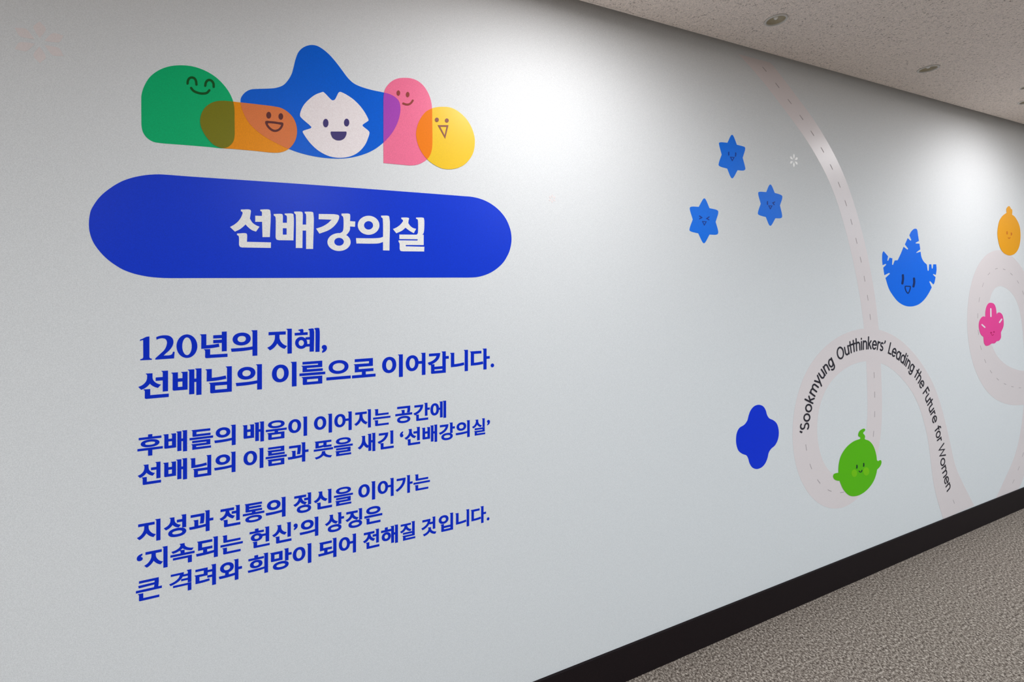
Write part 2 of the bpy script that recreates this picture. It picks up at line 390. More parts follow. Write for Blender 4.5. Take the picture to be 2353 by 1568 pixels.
t = thing('wall_emblem_shape', cen(orange), 'orange pill-shaped vinyl with an open grin, overlapping the green and blue shapes', 'wall graphic', G)
part('body', t, [[orange]], 2, m_or)
part('overlap', t, [[clip(green, orange)]], 3, vinyl('olive', 112, 108, 18, wall=200), 'olive overlap with the green shape')
part('overlap', t, [[clip(blue, orange)]], 3, vinyl('rust', 206, 112, 62, wall=203), 'rust overlap with the blue shape')
m_f = vinyl('dark_brown', 90, 42, 40, wall=203)
for a in ((1557, 908, 27, 38), (1693, 922, 26, 37)): part('eye', t, EW(E1, *a), 4, m_f)
part('mouth', t, SW(E1, [(1530, 985), (1570, 986), (1620, 990), (1670, 998), (1709, 1003), (1704, 1030), (1682, 1062), (1642, 1083), (1606, 1080), (1568, 1055), (1540, 1020)], 24, True, 3), 4, m_f)

t = thing('wall_emblem_shape', cen(pink), 'pink tall dome-topped vinyl shape with a small smile, right of the blue one', 'wall graphic', G)
part('body', t, [[pink]], 2, m_pk)
part('overlap', t, [[clip(blue, pink)]], 3, vinyl('purple', 160, 68, 170, wall=212), 'purple overlap with the blue shape')
m_f = vinyl('brown', 148, 70, 62, wall=220)
for a in ((1153, 658, 20, 30), (1258, 675, 20, 30)): part('eye', t, EW(E2, *a), 4, m_f)
part('mouth', t, SW(E2, [(1208, 775), (1240, 786), (1270, 785), (1295, 770), (1315, 742)], 22), 4, m_f)

t = thing('wall_emblem_shape', cen(yel), 'yellow round vinyl shape with a beak-like mouth, right end of the emblem', 'wall graphic', G)
E3 = (940, 230, 9.224)
part('body', t, [[yel]], 3, m_ye)
part('overlap', t, [[clip(yel, pink)]], 4, vinyl('bright_orange', 252, 122, 22, wall=215), 'bright orange overlap with the pink shape')
m_f = vinyl('taupe', 150, 96, 84, wall=225)
for a in ((587, 423, 42, 46), (798, 437, 41, 44)): part('eye', t, EW(E3, *a), 5, m_f)
part('mouth', t, SW(E3, [(632, 553), (812, 553), (758, 788)], 33, True, 1), 5, m_f)

# ---------------------------------------------------------------- banner with its five white characters
pill = [(204.6, 518), (205.3, 502), (209, 484), (215.5, 471.8), (225.5, 457.5), (237, 445.5), (251, 434.4), (266, 424.4), (281.6, 416.3), (297, 410.6), (312.2, 406.6), (336, 402.5), (363.2, 400.9), (385, 401.9), (412, 404), (440, 406.1), (570, 414.8), (700, 423.6), (850, 434.6), (1000, 445.9), (1063.7, 450.8), (1083, 452.4), (1102, 456.6), (1115, 461.5), (1127.5, 468.2), (1141, 478), (1153, 490), (1163, 504), (1170, 519.5), (1174, 534), (1175.4, 550), (1173.8, 565), (1169.6, 580), (1164, 591.5), (1157, 602.5), (1147.5, 612.5), (1136, 621.6), (1124, 628.4), (1110.5, 633.6), (1098, 636.6), (1085, 637.9), (1040, 638.1), (850, 638.4), (700, 638.8), (570, 639.1), (440, 639.3), (400, 639.4), (373.4, 638.9), (345, 636.6), (317.3, 631.5), (299, 626.2), (281.6, 619.2), (266, 610), (251, 599.3), (237, 586.5), (224.5, 572), (216, 559.5), (210.2, 547), (206, 532)]
pw = W_(smooth(pill, 4))
t = thing('title_banner', cen(pw), 'long deep blue pill-shaped banner carrying five large white Korean characters', 'sign')
part('panel', t, [[pw]], 1, vinyl('deep_blue', 0, 50, 190, wall=205, gloss=.24))
m_tw = vinyl('title_white', 234, 216, 212, wall=203)
A_ = (190, 380, 4.614); B_ = (690, 420, 4.614)
def PZ(fr, pts, n=4): return W_(smooth(Z(*fr, pts), n))
T = []
T.append([[PZ(A_, [(1678, 470, 1), (1770, 470), (1783, 480), (1780, 520), (1773, 565, 1), (1800, 608), (1838, 636), (1875, 652, 1), (1838, 704, 1), (1795, 688), (1758, 660), (1727, 628, 1), (1700, 654), (1665, 680), (1615, 704, 1), (1563, 655, 1), (1610, 628), (1652, 592), (1682, 548), (1697, 508, 1), (1693, 496), (1678, 487, 1)])],
          [PZ(A_, [(1884, 470, 1), (1975, 470), (1989, 482), (1985, 762, 1), (1907, 762, 1), (1903, 600, 1), (1830, 600, 1), (1830, 535, 1), (1901, 538, 1), (1901, 505), (1898, 492), (1884, 486, 1)])],
          [PZ(A_, [(1637, 724, 1), (1732, 722), (1742, 732), (1742, 812, 1), (1997, 818, 1), (1995, 877, 1), (1690, 872, 1), (1668, 864), (1658, 842, 1), (1657, 760), (1652, 748), (1637, 740, 1)])]])
T.append([[PZ(A_, [(2026, 517, 1), (2110, 517), (2120, 524), (2122, 610, 1), (2165, 610, 1), (2165, 545), (2160, 534), (2142, 524, 1), (2142, 512, 1), (2226, 514), (2235, 524), (2235, 797, 1), (2082, 795, 1), (2055, 787), (2046, 765, 1), (2046, 560), (2042, 546), (2026, 532, 1)]), PZ(A_, [(2122, 668, 1), (2122, 736, 1), (2163, 736, 1), (2163, 668, 1)], 1)],
          [PZ(B_, [(-64, 307, 1), (14, 309), (24, 318), (25, 445, 1), (62, 445, 1), (62, 345), (59, 332), (47, 322, 1), (47, 308, 1), (128, 311), (138, 320), (136, 703, 1), (62, 703, 1), (62, 508, 1), (25, 508, 1), (23, 693, 1), (-47, 693, 1), (-47, 350), (-50, 335), (-64, 323, 1)])]])
T.append([[PZ(B_, [(196, 332, 1), (390, 339), (410, 350), (412, 372), (398, 410), (362, 458), (305, 502), (203, 541, 1), (168, 487, 1), (232, 466), (290, 432), (332, 393, 1), (195, 388, 1)])],
          [PZ(B_, [(437, 328, 1), (518, 330), (528, 340), (527, 408, 1), (583, 412, 1), (580, 468, 1), (527, 465, 1), (526, 500), (512, 528), (492, 552, 1), (424, 556, 1), (424, 534, 1), (446, 520), (456, 495), (457, 376), (452, 360), (437, 347, 1)])],
          [W_(Z(*B_, ell(411, 630, 123, 95, 40))), W_(Z(*B_, ell(411, 627, 51, 42, 32)))]])
T.append([[W_(Z(*B_, ell(724, 452, 115, 101, 40))), W_(Z(*B_, ell(724, 453, 48, 45, 32)))],
          [PZ(B_, [(591, 588, 1), (700, 590), (800, 589), (850, 584), (880, 573, 1), (920, 573, 1), (920, 628, 1), (880, 628, 1), (835, 643), (770, 647), (595, 645, 1)])],
          [PZ(B_, [(857, 350, 1), (932, 352), (943, 362), (945, 720, 1), (877, 718, 1), (875, 392), (871, 377), (857, 366, 1)])]])
T.append([[PZ(B_, [(1071, 370, 1), (1143, 372), (1153, 380), (1148, 402), (1145, 430, 1), (1165, 458), (1193, 480), (1228, 490, 1), (1203, 536, 1), (1160, 512), (1115, 478, 1), (1080, 508), (1018, 537, 1), (982, 492, 1), (1022, 474), (1062, 444), (1090, 408, 1), (1086, 395), (1071, 385, 1)])],
          [PZ(B_, [(1227, 370, 1), (1303, 372), (1311, 380), (1311, 515), (1303, 542), (1290, 555, 1), (1225, 555, 1), (1243, 542), (1248, 512), (1247, 402), (1243, 390), (1227, 383, 1)])],
          [PZ(B_, [(1050, 550, 1), (1308, 553, 1), (1308, 662, 1), (1118, 661, 1), (1118, 675, 1), (1315, 680, 1), (1313, 730, 1), (1090, 728, 1), (1062, 722), (1053, 700, 1), (1052, 645), (1042, 627, 1), (1042, 612, 1), (1243, 614, 1), (1245, 601, 1), (1050, 598, 1)], 4)]])
for g in T: part('character', t, g, 2, m_tw)

# ---------------------------------------------------------------- text glyph outlines (1000 units per em), emboldened below
GLYPHS={
 ',':"59,-118 95,-104 124,-84 147,-59 163,-32 173,-3 176,26 171,66 157,97 134,116 105,123 75,116 54,95 46,66 52,37 69,18 95,10 97,-29 85,-69 59,-99",
 '.':"109,111 79,103 57,81 49,51 57,21 79,-1 109,-9 139,-1 161,21 169,51 161,81 139,103",
 '‘':"160,691 126,677 98,658 75,634 59,606 49,574 46,538 54,491 77,458 113,445 144,452 165,472 173,506 166,535 148,555 120,565 120,603 131,638 160,672",
 '’':"59,445 93,459 121,478 144,502 160,530 170,562 173,598 165,645 142,678 106,691 75,684 54,664 46,630 53,601 71,581 99,571 99,533 88,498 59,464",
 '가':"662,827 662,-77 745,-77 745,391 889,391 889,460 745,460 745,827|97,730 97,661 429,661 417,583 395,508 363,438 321,373 269,312 208,255 136,204 55,158 101,94 203,153 289,219 360,292 416,370 459,454 489,543 506,635 512,730",
 '간':"668,827 668,166 752,166 752,483 885,483 885,553 752,553 752,827|88,757 88,688 419,688 407,630 385,576 352,525 309,478 257,435 196,397 128,364 51,336 86,269 179,304 262,347 334,398 395,456 444,521 480,594 501,672 509,757|188,233 188,-58 791,-58 791,10 271,10 271,233",
 '갑':"180,296 180,-66 752,-66 752,296 669,296 669,183 263,183 263,296|263,117 669,117 669,2 263,2|668,827 668,337 752,337 752,544 885,544 885,613 752,613 752,827|92,772 92,705 416,705 405,652 384,603 353,557 312,515 261,478 200,445 130,417 52,394 83,326 177,354 261,391 334,436 394,488 443,548 478,616 500,690 507,772",
 '강':"468,275 404,272 346,263 296,248 253,228 219,203 194,172 178,138 173,99 178,60 194,26 219,-4 253,-29 296,-49 346,-64 404,-73 468,-76 532,-73 590,-64 640,-49 682,-29 716,-4 741,26 757,60 762,99 757,138 741,172 716,203 682,228 640,248 590,263 532,272|468,209 521,206 567,199 606,187 638,171 662,150 676,126 681,99 676,72 662,48 638,28 606,12 567,0 521,-8 468,-10 415,-8 369,0 330,12 298,28 274,48 260,72 255,99 260,126 274,150 298,171 330,187 369,199 415,206|669,827 669,286 752,286 752,524 885,524 885,593 752,593 752,827|90,760 90,692 417,692 406,635 384,582 351,532 309,486 257,445 197,408 128,376 51,350 85,283 178,316 262,358 334,407 394,464 443,528 478,599 500,676 507,760",
 '것':"517,572 517,503 711,503 711,215 794,215 794,826 711,826 711,572|109,755 109,687 424,687 412,629 391,575 359,524 318,478 268,436 209,398 141,366 65,338 101,272 193,307 275,350 345,400 404,458 451,522 485,593 506,671 513,755|461,292 461,251 455,203 436,159 408,118 370,82 325,51 274,25 218,5 159,-9 192,-75 242,-63 289,-47 335,-27 377,-3 416,24 450,55 479,89 502,127 525,90 554,56 588,25 626,-2 668,-26 712,-45 760,-61 809,-73 843,-7 784,7 729,27 678,53 633,84 596,120 567,160 549,204 543,251 543,292",
 '격':"190,247 190,180 711,180 711,-76 794,-76 794,247|476,474 476,406 711,406 711,287 794,287 794,826 711,826 711,665 512,665 518,698 522,731 523,766 110,766 110,698 434,698 422,642 400,590 367,541 325,497 273,456 212,421 142,390 64,365 96,299 166,322 231,348 290,380 343,415 390,455 430,498 464,546 490,598 711,598 711,474",
 '공':"455,256 386,253 325,245 271,231 226,212 190,188 163,159 147,126 141,89 147,52 163,20 190,-8 226,-32 271,-51 325,-65 386,-73 455,-76 524,-73 586,-65 640,-51 685,-32 721,-8 748,20 764,52 770,89 764,126 748,159 721,188 685,212 640,231 586,245 524,253|455,192 506,190 551,185 591,176 625,164 652,150 672,132 684,112 688,89 684,67 672,47 652,30 625,16 591,4 551,-4 506,-9 455,-11 404,-9 359,-4 320,4 286,16 259,30 239,47 227,67 223,89 227,112 239,132 259,150 286,164 320,176 359,185 404,190|147,781 147,714 681,714 681,705 681,675 680,644 679,614 676,582 672,548 666,512 657,474 738,465 746,499 752,532 757,563 760,592 762,622 763,650 763,678 763,705 763,781|386,580 386,406 51,406 51,338 866,338 866,406 468,406 468,580",
 '과':"91,728 91,660 465,660 465,631 464,598 463,562 461,523 458,480 453,432 447,382 439,327 521,320 530,380 536,436 541,488 544,535 546,577 547,616 547,650 547,679 547,728|51,120 113,120 179,121 249,123 320,126 393,130 466,136 539,144 610,154 605,216 570,212 534,208 498,205 462,202 425,200 388,197 351,196 314,194 314,469 232,469 232,192 41,189|660,827 660,-78 743,-78 743,378 887,378 887,449 743,449 743,827",
 '긴':"707,826 707,169 790,169 790,826|112,758 112,689 439,689 427,631 404,576 370,524 327,477 274,434 213,395 143,362 65,334 98,267 193,302 277,345 351,396 413,455 462,521 499,594 521,673 529,758|205,222 205,-58 813,-58 813,10 288,10 288,222",
 '년':"455,536 455,469 711,469 711,156 794,156 794,826 711,826 711,709 455,709 455,642 711,642 711,536|215,214 215,-58 818,-58 818,10 298,10 298,214|103,360 103,291 171,291 220,291 269,292 317,294 366,297 415,302 465,308 517,315 570,324 561,393 511,384 463,377 415,372 368,368 322,364 277,362 231,361 185,360 185,761 103,761",
 '는':"49,366 49,299 869,299 869,366|160,794 160,488 775,488 775,555 242,555 242,794|154,208 154,-56 780,-56 780,12 237,12 237,208",
 '니':"708,827 708,-78 790,-78 790,827|107,227 107,155 181,155 235,156 288,157 343,160 397,165 453,171 509,178 566,188 625,199 614,269 558,259 504,250 450,242 397,237 344,232 292,229 240,228 189,227 189,738 107,738",
 '님':"708,827 708,315 790,315 790,827|207,271 207,-65 790,-65 790,271|709,205 709,2 288,2 288,205|106,452 106,382 179,382 237,382 293,384 348,387 402,391 456,397 511,404 565,413 621,424 609,493 556,483 505,474 453,467 402,461 350,457 297,454 244,452 189,452 189,774 106,774",
 '다':"662,827 662,-79 745,-79 745,401 893,401 893,470 745,470 745,827|89,739 89,147 160,147 222,147 279,148 333,150 385,153 436,156 486,162 536,168 588,177 578,248 529,240 481,233 433,228 385,224 335,220 284,218 229,217 171,217 171,671 508,671 508,739",
 '되':"704,827 704,-79 787,-79 787,827|66,117 132,117 202,118 275,120 349,123 425,127 501,133 577,141 652,151 645,212 614,209 583,206 551,203 519,201 487,198 455,196 422,195 390,193 390,369 584,369 584,437 204,437 204,674 580,674 580,741 122,741 122,369 307,369 307,190 55,187",
 '들':"50,449 50,382 868,382 868,449|159,797 159,522 770,522 770,589 241,589 241,730 761,730 761,797|151,-1 151,-67 789,-67 789,-1 232,-1 232,91 762,91 762,303 149,303 149,238 681,238 681,153 151,153",
 '뜻':"50,393 50,325 867,325 867,393|485,783 485,476 796,476 796,543 568,543 568,716 788,716 788,783|127,543 127,476 178,476 212,476 246,477 280,478 314,480 348,483 382,488 418,494 455,501 446,569 410,562 376,556 342,551 309,548 276,545 243,544 210,543 210,716 434,716 434,783 127,783|417,253 417,225 411,182 393,141 365,105 327,72 282,44 231,21 174,4 114,-8 145,-74 196,-64 245,-49 291,-31 334,-10 372,16 407,44 436,76 459,111 483,76 512,44 546,16 585,-10 628,-31 674,-49 722,-64 773,-74 805,-8 745,4 688,21 636,44 591,72 554,105 525,141 507,182 501,225 501,253",
 '려':"527,374 527,305 711,305 711,-79 793,-79 793,827 711,827 711,621 533,621 533,552 711,552 711,374|81,745 81,677 395,677 395,489 84,489 84,132 151,132 203,132 254,133 303,134 351,137 400,140 449,145 499,151 551,159 544,228 495,221 447,215 401,210 355,207 309,204 262,202 215,201 166,201 166,422 476,422 476,745",
 '로':"152,340 152,272 417,272 417,103 50,103 50,34 870,34 870,103 499,103 499,272 789,272 789,340 234,340 234,486 768,486 768,760 150,760 150,692 686,692 686,552 152,552",
 '름':"49,360 49,293 869,293 869,360|160,211 160,-66 765,-66 765,211|683,144 683,2 241,2 241,144|155,502 155,437 783,437 783,502 237,502 237,590 764,590 764,805 153,805 153,739 682,739 682,652 155,652",
 '망':"87,758 87,369 503,369 503,758|422,691 422,436 168,436 168,691|464,262 398,259 340,250 289,236 246,217 212,193 187,164 171,131 166,93 171,55 187,21 212,-8 246,-32 289,-51 340,-66 398,-74 464,-77 529,-74 588,-66 638,-51 681,-32 715,-8 740,21 755,55 760,93 755,131 740,164 715,193 681,217 638,236 588,250 529,259|464,195 518,193 565,186 605,175 637,160 660,141 674,119 679,93 674,66 660,44 637,25 605,10 565,-1 518,-8 464,-10 410,-8 363,-1 323,10 291,25 267,44 253,66 248,93 253,119 267,141 291,160 323,175 363,186 410,193|669,827 669,293 752,293 752,533 885,533 885,602 752,602 752,827",
 '배':"82,741 82,148 428,148 428,741 351,741 351,521 161,521 161,741|161,454 351,454 351,216 161,216|538,808 538,-32 617,-32 617,400 739,400 739,-78 819,-78 819,827 739,827 739,469 617,469 617,808",
 '상':"464,254 398,251 339,243 288,229 246,210 212,187 186,159 171,126 166,89 171,52 186,19 212,-9 246,-33 288,-52 339,-65 398,-73 464,-76 530,-73 588,-65 638,-52 681,-33 715,-9 740,19 755,52 760,89 755,126 740,159 715,187 681,210 638,229 588,243 530,251|464,188 518,186 565,179 605,169 637,154 660,136 674,114 679,89 674,64 660,42 637,24 605,9 565,-1 518,-8 464,-10 410,-8 363,-1 323,9 291,24 267,42 253,64 248,89 253,114 267,136 291,154 323,169 363,179 410,186|270,780 270,688 266,637 254,588 235,542 209,499 177,461 138,427 95,399 46,377 90,311 128,328 164,349 197,374 227,401 254,432 277,465 297,501 313,540 329,506 349,474 372,444 398,417 427,392 458,370 492,352 528,336 572,401 525,421 483,447 445,477 413,512 387,551 368,592 356,636 352,681 352,780|669,827 669,278 752,278 752,523 885,523 885,593 752,593 752,827",
 '새':"240,742 240,569 236,511 226,453 210,397 187,343 158,294 124,249 84,210 40,179 93,118 125,140 155,167 183,197 208,230 230,266 249,305 266,346 280,389 293,350 309,312 328,276 349,243 373,213 399,185 428,161 459,141 509,206 466,235 429,270 396,312 370,359 348,410 333,463 323,518 320,574 320,742|540,808 540,-32 619,-32 619,395 739,395 739,-78 819,-78 819,827 739,827 739,463 619,463 619,808",
 '선':"711,826 711,614 514,614 514,545 711,545 711,150 794,150 794,826|277,772 277,661 273,610 261,560 241,513 215,470 182,430 143,396 100,367 51,345 95,279 134,297 169,318 202,344 232,372 259,404 283,438 303,476 319,515 335,479 355,446 378,414 404,385 433,359 464,336 498,316 534,300 579,365 532,386 489,413 452,446 420,482 394,523 375,566 363,611 359,658 359,772|213,225 213,-58 815,-58 815,10 296,10 296,225",
 '성':"496,265 429,262 370,254 319,239 275,220 241,196 216,166 200,132 195,94 200,56 216,22 241,-7 275,-32 319,-51 370,-65 429,-73 496,-76 563,-73 622,-65 673,-51 717,-32 751,-7 776,22 792,56 797,94 792,132 776,166 751,196 717,220 673,239 622,254 563,262|496,199 544,197 588,192 625,183 656,171 682,156 700,138 711,118 715,94 711,71 700,50 682,32 656,18 625,6 588,-3 544,-8 496,-10 448,-8 404,-3 367,6 336,18 310,32 292,50 281,71 277,94 281,118 292,138 310,156 336,171 367,183 404,192 448,197|278,776 278,683 274,632 262,583 242,537 216,495 182,457 143,423 99,396 49,374 93,307 132,324 169,345 203,370 234,398 261,429 285,462 305,499 321,538 337,504 357,472 380,442 406,415 434,390 466,368 500,350 536,334 581,399 534,419 491,445 453,476 421,511 395,551 376,594 364,639 360,686 360,776|514,636 514,567 711,567 711,292 794,292 794,827 711,827 711,636",
 '속':"141,217 141,151 683,151 683,-78 766,-78 766,217|417,511 417,373 50,373 50,305 869,305 869,373 499,373 499,511|416,813 416,772 409,728 389,686 358,648 318,614 270,584 216,559 159,541 99,529 130,463 182,474 232,489 280,509 325,532 366,559 403,590 434,624 458,661 483,624 514,590 550,559 592,532 636,509 684,489 734,474 785,463 817,529 757,541 700,559 646,584 598,614 558,648 527,686 507,728 500,772 500,813",
 '신':"708,826 708,163 791,163 791,826|210,224 210,-58 819,-58 819,10 293,10 293,224|285,776 285,685 281,633 269,582 249,534 223,489 190,448 152,412 108,382 59,359 103,293 141,311 177,333 210,359 240,388 267,420 291,456 311,493 328,533 345,496 365,460 389,428 416,398 446,371 478,347 514,327 551,310 594,376 546,398 502,426 464,459 431,498 405,540 385,586 373,635 369,685 369,776",
 '실':"708,827 708,359 790,359 790,827|209,-1 209,-68 822,-68 822,-1 289,-1 289,95 791,95 791,313 206,313 206,247 709,247 709,158 209,158|285,801 285,732 281,684 268,637 248,592 222,551 188,514 149,481 105,454 56,433 98,367 137,384 174,404 207,428 238,455 266,485 290,518 311,553 328,591 345,556 366,523 390,493 418,465 448,440 482,418 518,399 556,384 597,449 549,469 505,494 466,525 433,560 406,599 386,641 373,686 369,732 369,801",
 '어':"291,683 322,679 351,666 376,645 397,617 414,582 427,541 435,494 438,442 435,389 427,342 414,301 397,266 376,238 351,217 322,204 291,200 260,204 232,217 207,238 186,266 168,301 156,342 148,389 145,442 148,494 156,541 168,582 186,617 207,645 232,666 260,679|712,827 712,482 515,482 507,542 492,596 471,643 445,683 413,714 376,738 335,752 291,757 243,751 200,735 162,708 129,672 102,626 83,572 70,511 66,442 70,373 83,311 102,257 129,212 162,175 200,148 243,132 291,126 336,131 378,146 415,171 447,204 474,246 494,295 508,352 515,415 712,415 712,-79 794,-79 794,827",
 '에':"739,827 739,-78 819,-78 819,827|253,674 279,670 302,658 322,638 338,610 352,576 362,536 368,489 370,437 368,385 362,338 352,297 338,263 322,236 302,216 279,203 253,199 228,203 206,216 186,236 169,263 156,297 146,338 140,385 138,437 140,489 146,536 156,576 169,610 186,638 206,658 228,670|253,751 211,745 174,729 141,702 114,666 91,621 75,568 64,506 61,437 64,368 75,306 91,252 114,206 141,170 174,143 211,127 253,121 293,126 329,141 361,165 389,198 411,239 429,288 440,344 446,407 559,407 559,-32 638,-32 638,808 559,808 559,475 446,475 440,536 428,590 410,638 387,677 360,709 328,732 292,746",
 '와':"320,697 357,694 391,684 420,668 444,647 463,620 474,590 478,555 474,521 463,490 444,464 420,442 391,426 357,416 320,413 282,416 248,426 219,442 195,464 176,490 165,521 161,555 165,590 176,620 195,647 219,668 248,684 282,694|52,118 114,118 179,118 248,120 320,122 392,126 466,133 539,141 611,152 605,214 576,210 546,207 516,204 486,201 455,199 424,197 393,195 362,193 362,346 404,355 442,369 475,389 504,414 527,443 544,477 555,514 559,555 554,600 541,641 520,678 491,709 456,734 416,752 370,764 320,768 270,764 223,752 182,734 148,709 119,678 98,641 85,600 80,555 84,514 94,477 112,443 135,414 164,389 198,369 237,355 279,346 279,190 39,187|662,827 662,-78 744,-78 744,384 888,384 888,454 744,454 744,827",
 '움':"458,810 388,807 326,798 272,784 226,765 189,741 162,711 146,677 140,639 146,601 162,568 189,539 226,515 272,496 326,482 388,474 458,471 528,474 590,482 645,496 690,515 727,539 754,568 770,601 776,639 770,677 754,711 727,741 690,765 645,784 590,798 528,807|458,745 509,743 555,738 595,729 628,717 655,702 675,684 687,663 691,639 687,616 675,596 655,578 628,563 595,552 555,543 509,538 458,536 407,538 361,543 321,552 288,563 261,578 241,596 229,616 225,639 229,663 241,684 261,702 288,717 321,729 361,738 407,743|686,165 686,2 231,2 231,165|50,402 50,334 417,334 417,232 150,232 150,-66 767,-66 767,232 499,232 499,334 867,334 867,402",
 '으':"458,769 390,764 328,751 272,730 224,701 184,665 155,622 136,574 130,520 136,466 155,417 184,374 224,338 272,309 328,288 390,274 458,270 526,274 589,288 645,309 693,338 732,374 762,417 781,466 787,520 781,574 762,622 732,665 693,701 645,730 589,751 526,764|458,702 510,699 557,689 600,673 636,652 666,625 688,594 702,559 707,520 702,481 688,446 666,414 636,388 600,367 557,351 510,341 458,338 406,341 359,351 317,367 280,388 250,414 228,446 214,481 209,520 214,559 228,594 250,625 280,652 317,673 359,689 406,699|50,111 50,42 870,42 870,111",
 '은':"50,351 50,284 867,284 867,351|458,796 389,793 326,784 272,769 226,748 190,723 162,692 146,656 140,616 146,576 162,540 190,509 226,483 272,462 326,447 389,438 458,435 527,438 590,447 644,462 690,483 726,509 754,540 770,576 776,616 770,656 754,692 726,723 690,748 644,769 590,784 527,793|458,729 509,727 555,721 595,712 628,699 655,682 675,663 687,641 691,616 687,591 675,568 655,549 628,533 595,520 555,511 509,505 458,503 407,505 362,511 322,520 288,533 261,549 241,568 229,591 225,616 229,641 241,663 261,682 288,699 322,712 362,721 407,727|155,204 155,-58 776,-58 776,10 238,10 238,204",
 '을':"458,811 387,808 324,801 270,788 224,771 188,749 162,722 146,691 140,655 146,619 162,588 188,561 224,539 270,521 324,508 387,501 458,498 529,501 592,508 646,521 692,539 728,561 754,588 770,619 776,655 770,691 754,722 728,749 692,771 646,788 592,801 529,808|458,749 510,747 557,743 597,735 630,724 656,711 675,695 687,676 691,655 687,633 675,615 656,598 630,585 597,575 557,567 510,562 458,561 406,562 360,567 320,575 287,585 261,598 242,615 230,633 226,655 230,676 242,695 261,711 287,724 320,735 360,743 406,747|50,437 50,370 867,370 867,437|151,-3 151,-68 789,-68 789,-3 232,-3 232,89 762,89 762,293 149,293 149,230 681,230 681,150 151,150",
 '의':"343,761 292,757 246,745 204,727 169,702 140,671 118,634 105,593 100,548 105,503 118,462 140,425 169,394 204,369 246,351 292,339 343,335 394,339 440,351 482,369 517,394 546,425 567,462 580,503 585,548 580,593 567,634 546,671 517,702 482,727 440,745 394,757|343,689 381,686 416,676 445,660 470,639 488,613 500,582 504,548 500,514 488,483 470,457 445,436 416,420 381,410 343,407 305,410 270,420 241,436 216,457 198,483 186,514 182,548 186,582 198,613 216,639 241,660 270,676 305,686|704,827 704,-79 787,-79 787,827|66,119 129,119 197,120 269,121 343,124 420,129 497,136 575,146 652,159 645,220 570,210 493,202 415,197 338,193 262,191 189,190 120,189 55,189",
 '이':"707,827 707,-79 790,-79 790,827|313,757 265,751 220,735 181,708 148,672 120,626 100,572 87,511 83,442 87,373 100,311 120,257 148,212 181,175 220,148 265,132 313,126 361,132 405,148 444,175 477,212 505,257 525,311 538,373 542,442 538,511 525,572 505,626 477,672 444,708 405,735 361,751|313,683 345,679 373,666 399,645 420,617 438,582 451,541 459,494 462,442 459,389 451,342 438,301 420,266 399,238 373,217 345,204 313,200 281,204 252,217 226,238 205,266 187,301 174,342 166,389 163,442 166,494 174,541 187,582 205,617 226,645 252,666 281,679",
 '입':"708,827 708,341 791,341 791,827|209,296 209,-66 791,-66 791,296 709,296 709,187 290,187 290,296|290,121 709,121 709,2 290,2|306,784 257,780 212,769 172,751 137,726 109,696 88,660 75,620 70,575 75,531 88,491 109,455 137,425 172,400 212,382 257,371 306,367 356,371 401,382 441,400 475,425 503,455 524,491 538,531 542,575 538,620 524,660 503,696 475,726 441,751 401,769 356,780|306,714 349,709 386,696 417,675 441,648 456,614 461,575 456,536 441,502 417,475 386,454 349,441 306,436 263,441 226,454 195,475 171,502 156,536 151,575 156,614 171,648 195,675 226,696 263,709",
 '전':"711,826 711,577 529,577 529,509 711,509 711,163 794,163 794,826|217,222 217,-58 819,-58 819,10 299,10 299,222|79,753 79,685 280,685 280,641 276,593 263,547 244,503 217,462 184,425 145,393 101,366 53,345 96,278 135,295 171,316 205,340 235,367 263,398 286,431 307,466 323,504 339,470 359,438 382,408 409,380 438,356 470,334 504,315 541,299 583,365 536,385 494,411 456,442 424,477 399,515 380,555 368,598 364,641 364,685 562,685 562,753",
 '정':"496,260 429,257 370,249 319,235 275,216 241,192 216,162 200,129 195,91 200,53 216,20 241,-9 275,-33 319,-52 370,-66 429,-74 496,-77 563,-74 622,-66 673,-52 717,-33 751,-9 776,20 792,53 797,91 792,129 776,162 751,192 717,216 673,235 622,249 563,257|496,195 544,193 588,188 625,180 656,168 682,153 700,135 711,114 715,91 711,68 700,48 682,30 656,15 625,4 588,-5 544,-10 496,-12 448,-10 404,-5 367,4 336,15 310,30 292,48 281,68 277,91 281,114 292,135 310,153 336,168 367,180 404,188 448,193|711,827 711,592 533,592 533,523 711,523 711,288 794,288 794,827|79,761 79,693 280,693 280,662 276,614 264,568 244,523 217,482 184,444 145,411 102,384 53,362 96,296 135,313 171,334 205,359 236,386 263,417 287,451 307,487 324,525 340,491 360,460 383,430 409,402 438,378 470,356 504,337 541,321 583,387 536,407 494,433 456,464 424,498 399,536 380,577 368,619 364,663 364,693 562,693 562,761",
 '지':"707,827 707,-78 790,-78 790,827|79,734 79,665 289,665 289,551 284,492 270,433 248,376 218,321 183,271 142,227 98,190 50,162 98,96 136,118 172,146 206,178 238,215 267,255 293,299 314,345 332,394 350,348 372,306 397,265 426,228 458,194 493,164 529,139 568,118 614,184 566,210 520,244 479,285 444,332 414,383 392,437 378,494 373,551 373,665 584,665 584,734",
 '질':"708,827 708,358 790,358 790,827|209,-2 209,-68 822,-68 822,-2 289,-2 289,97 791,97 791,314 206,314 206,249 709,249 709,158 209,158|84,776 84,708 291,708 291,699 287,654 274,610 254,569 228,531 194,497 155,467 111,442 62,422 101,356 141,372 178,391 213,414 245,440 273,468 298,500 318,534 335,571 352,538 373,507 397,478 425,452 456,428 489,407 525,390 564,375 604,440 555,458 511,481 472,509 439,541 412,577 392,616 379,656 375,699 375,708 579,708 579,776",
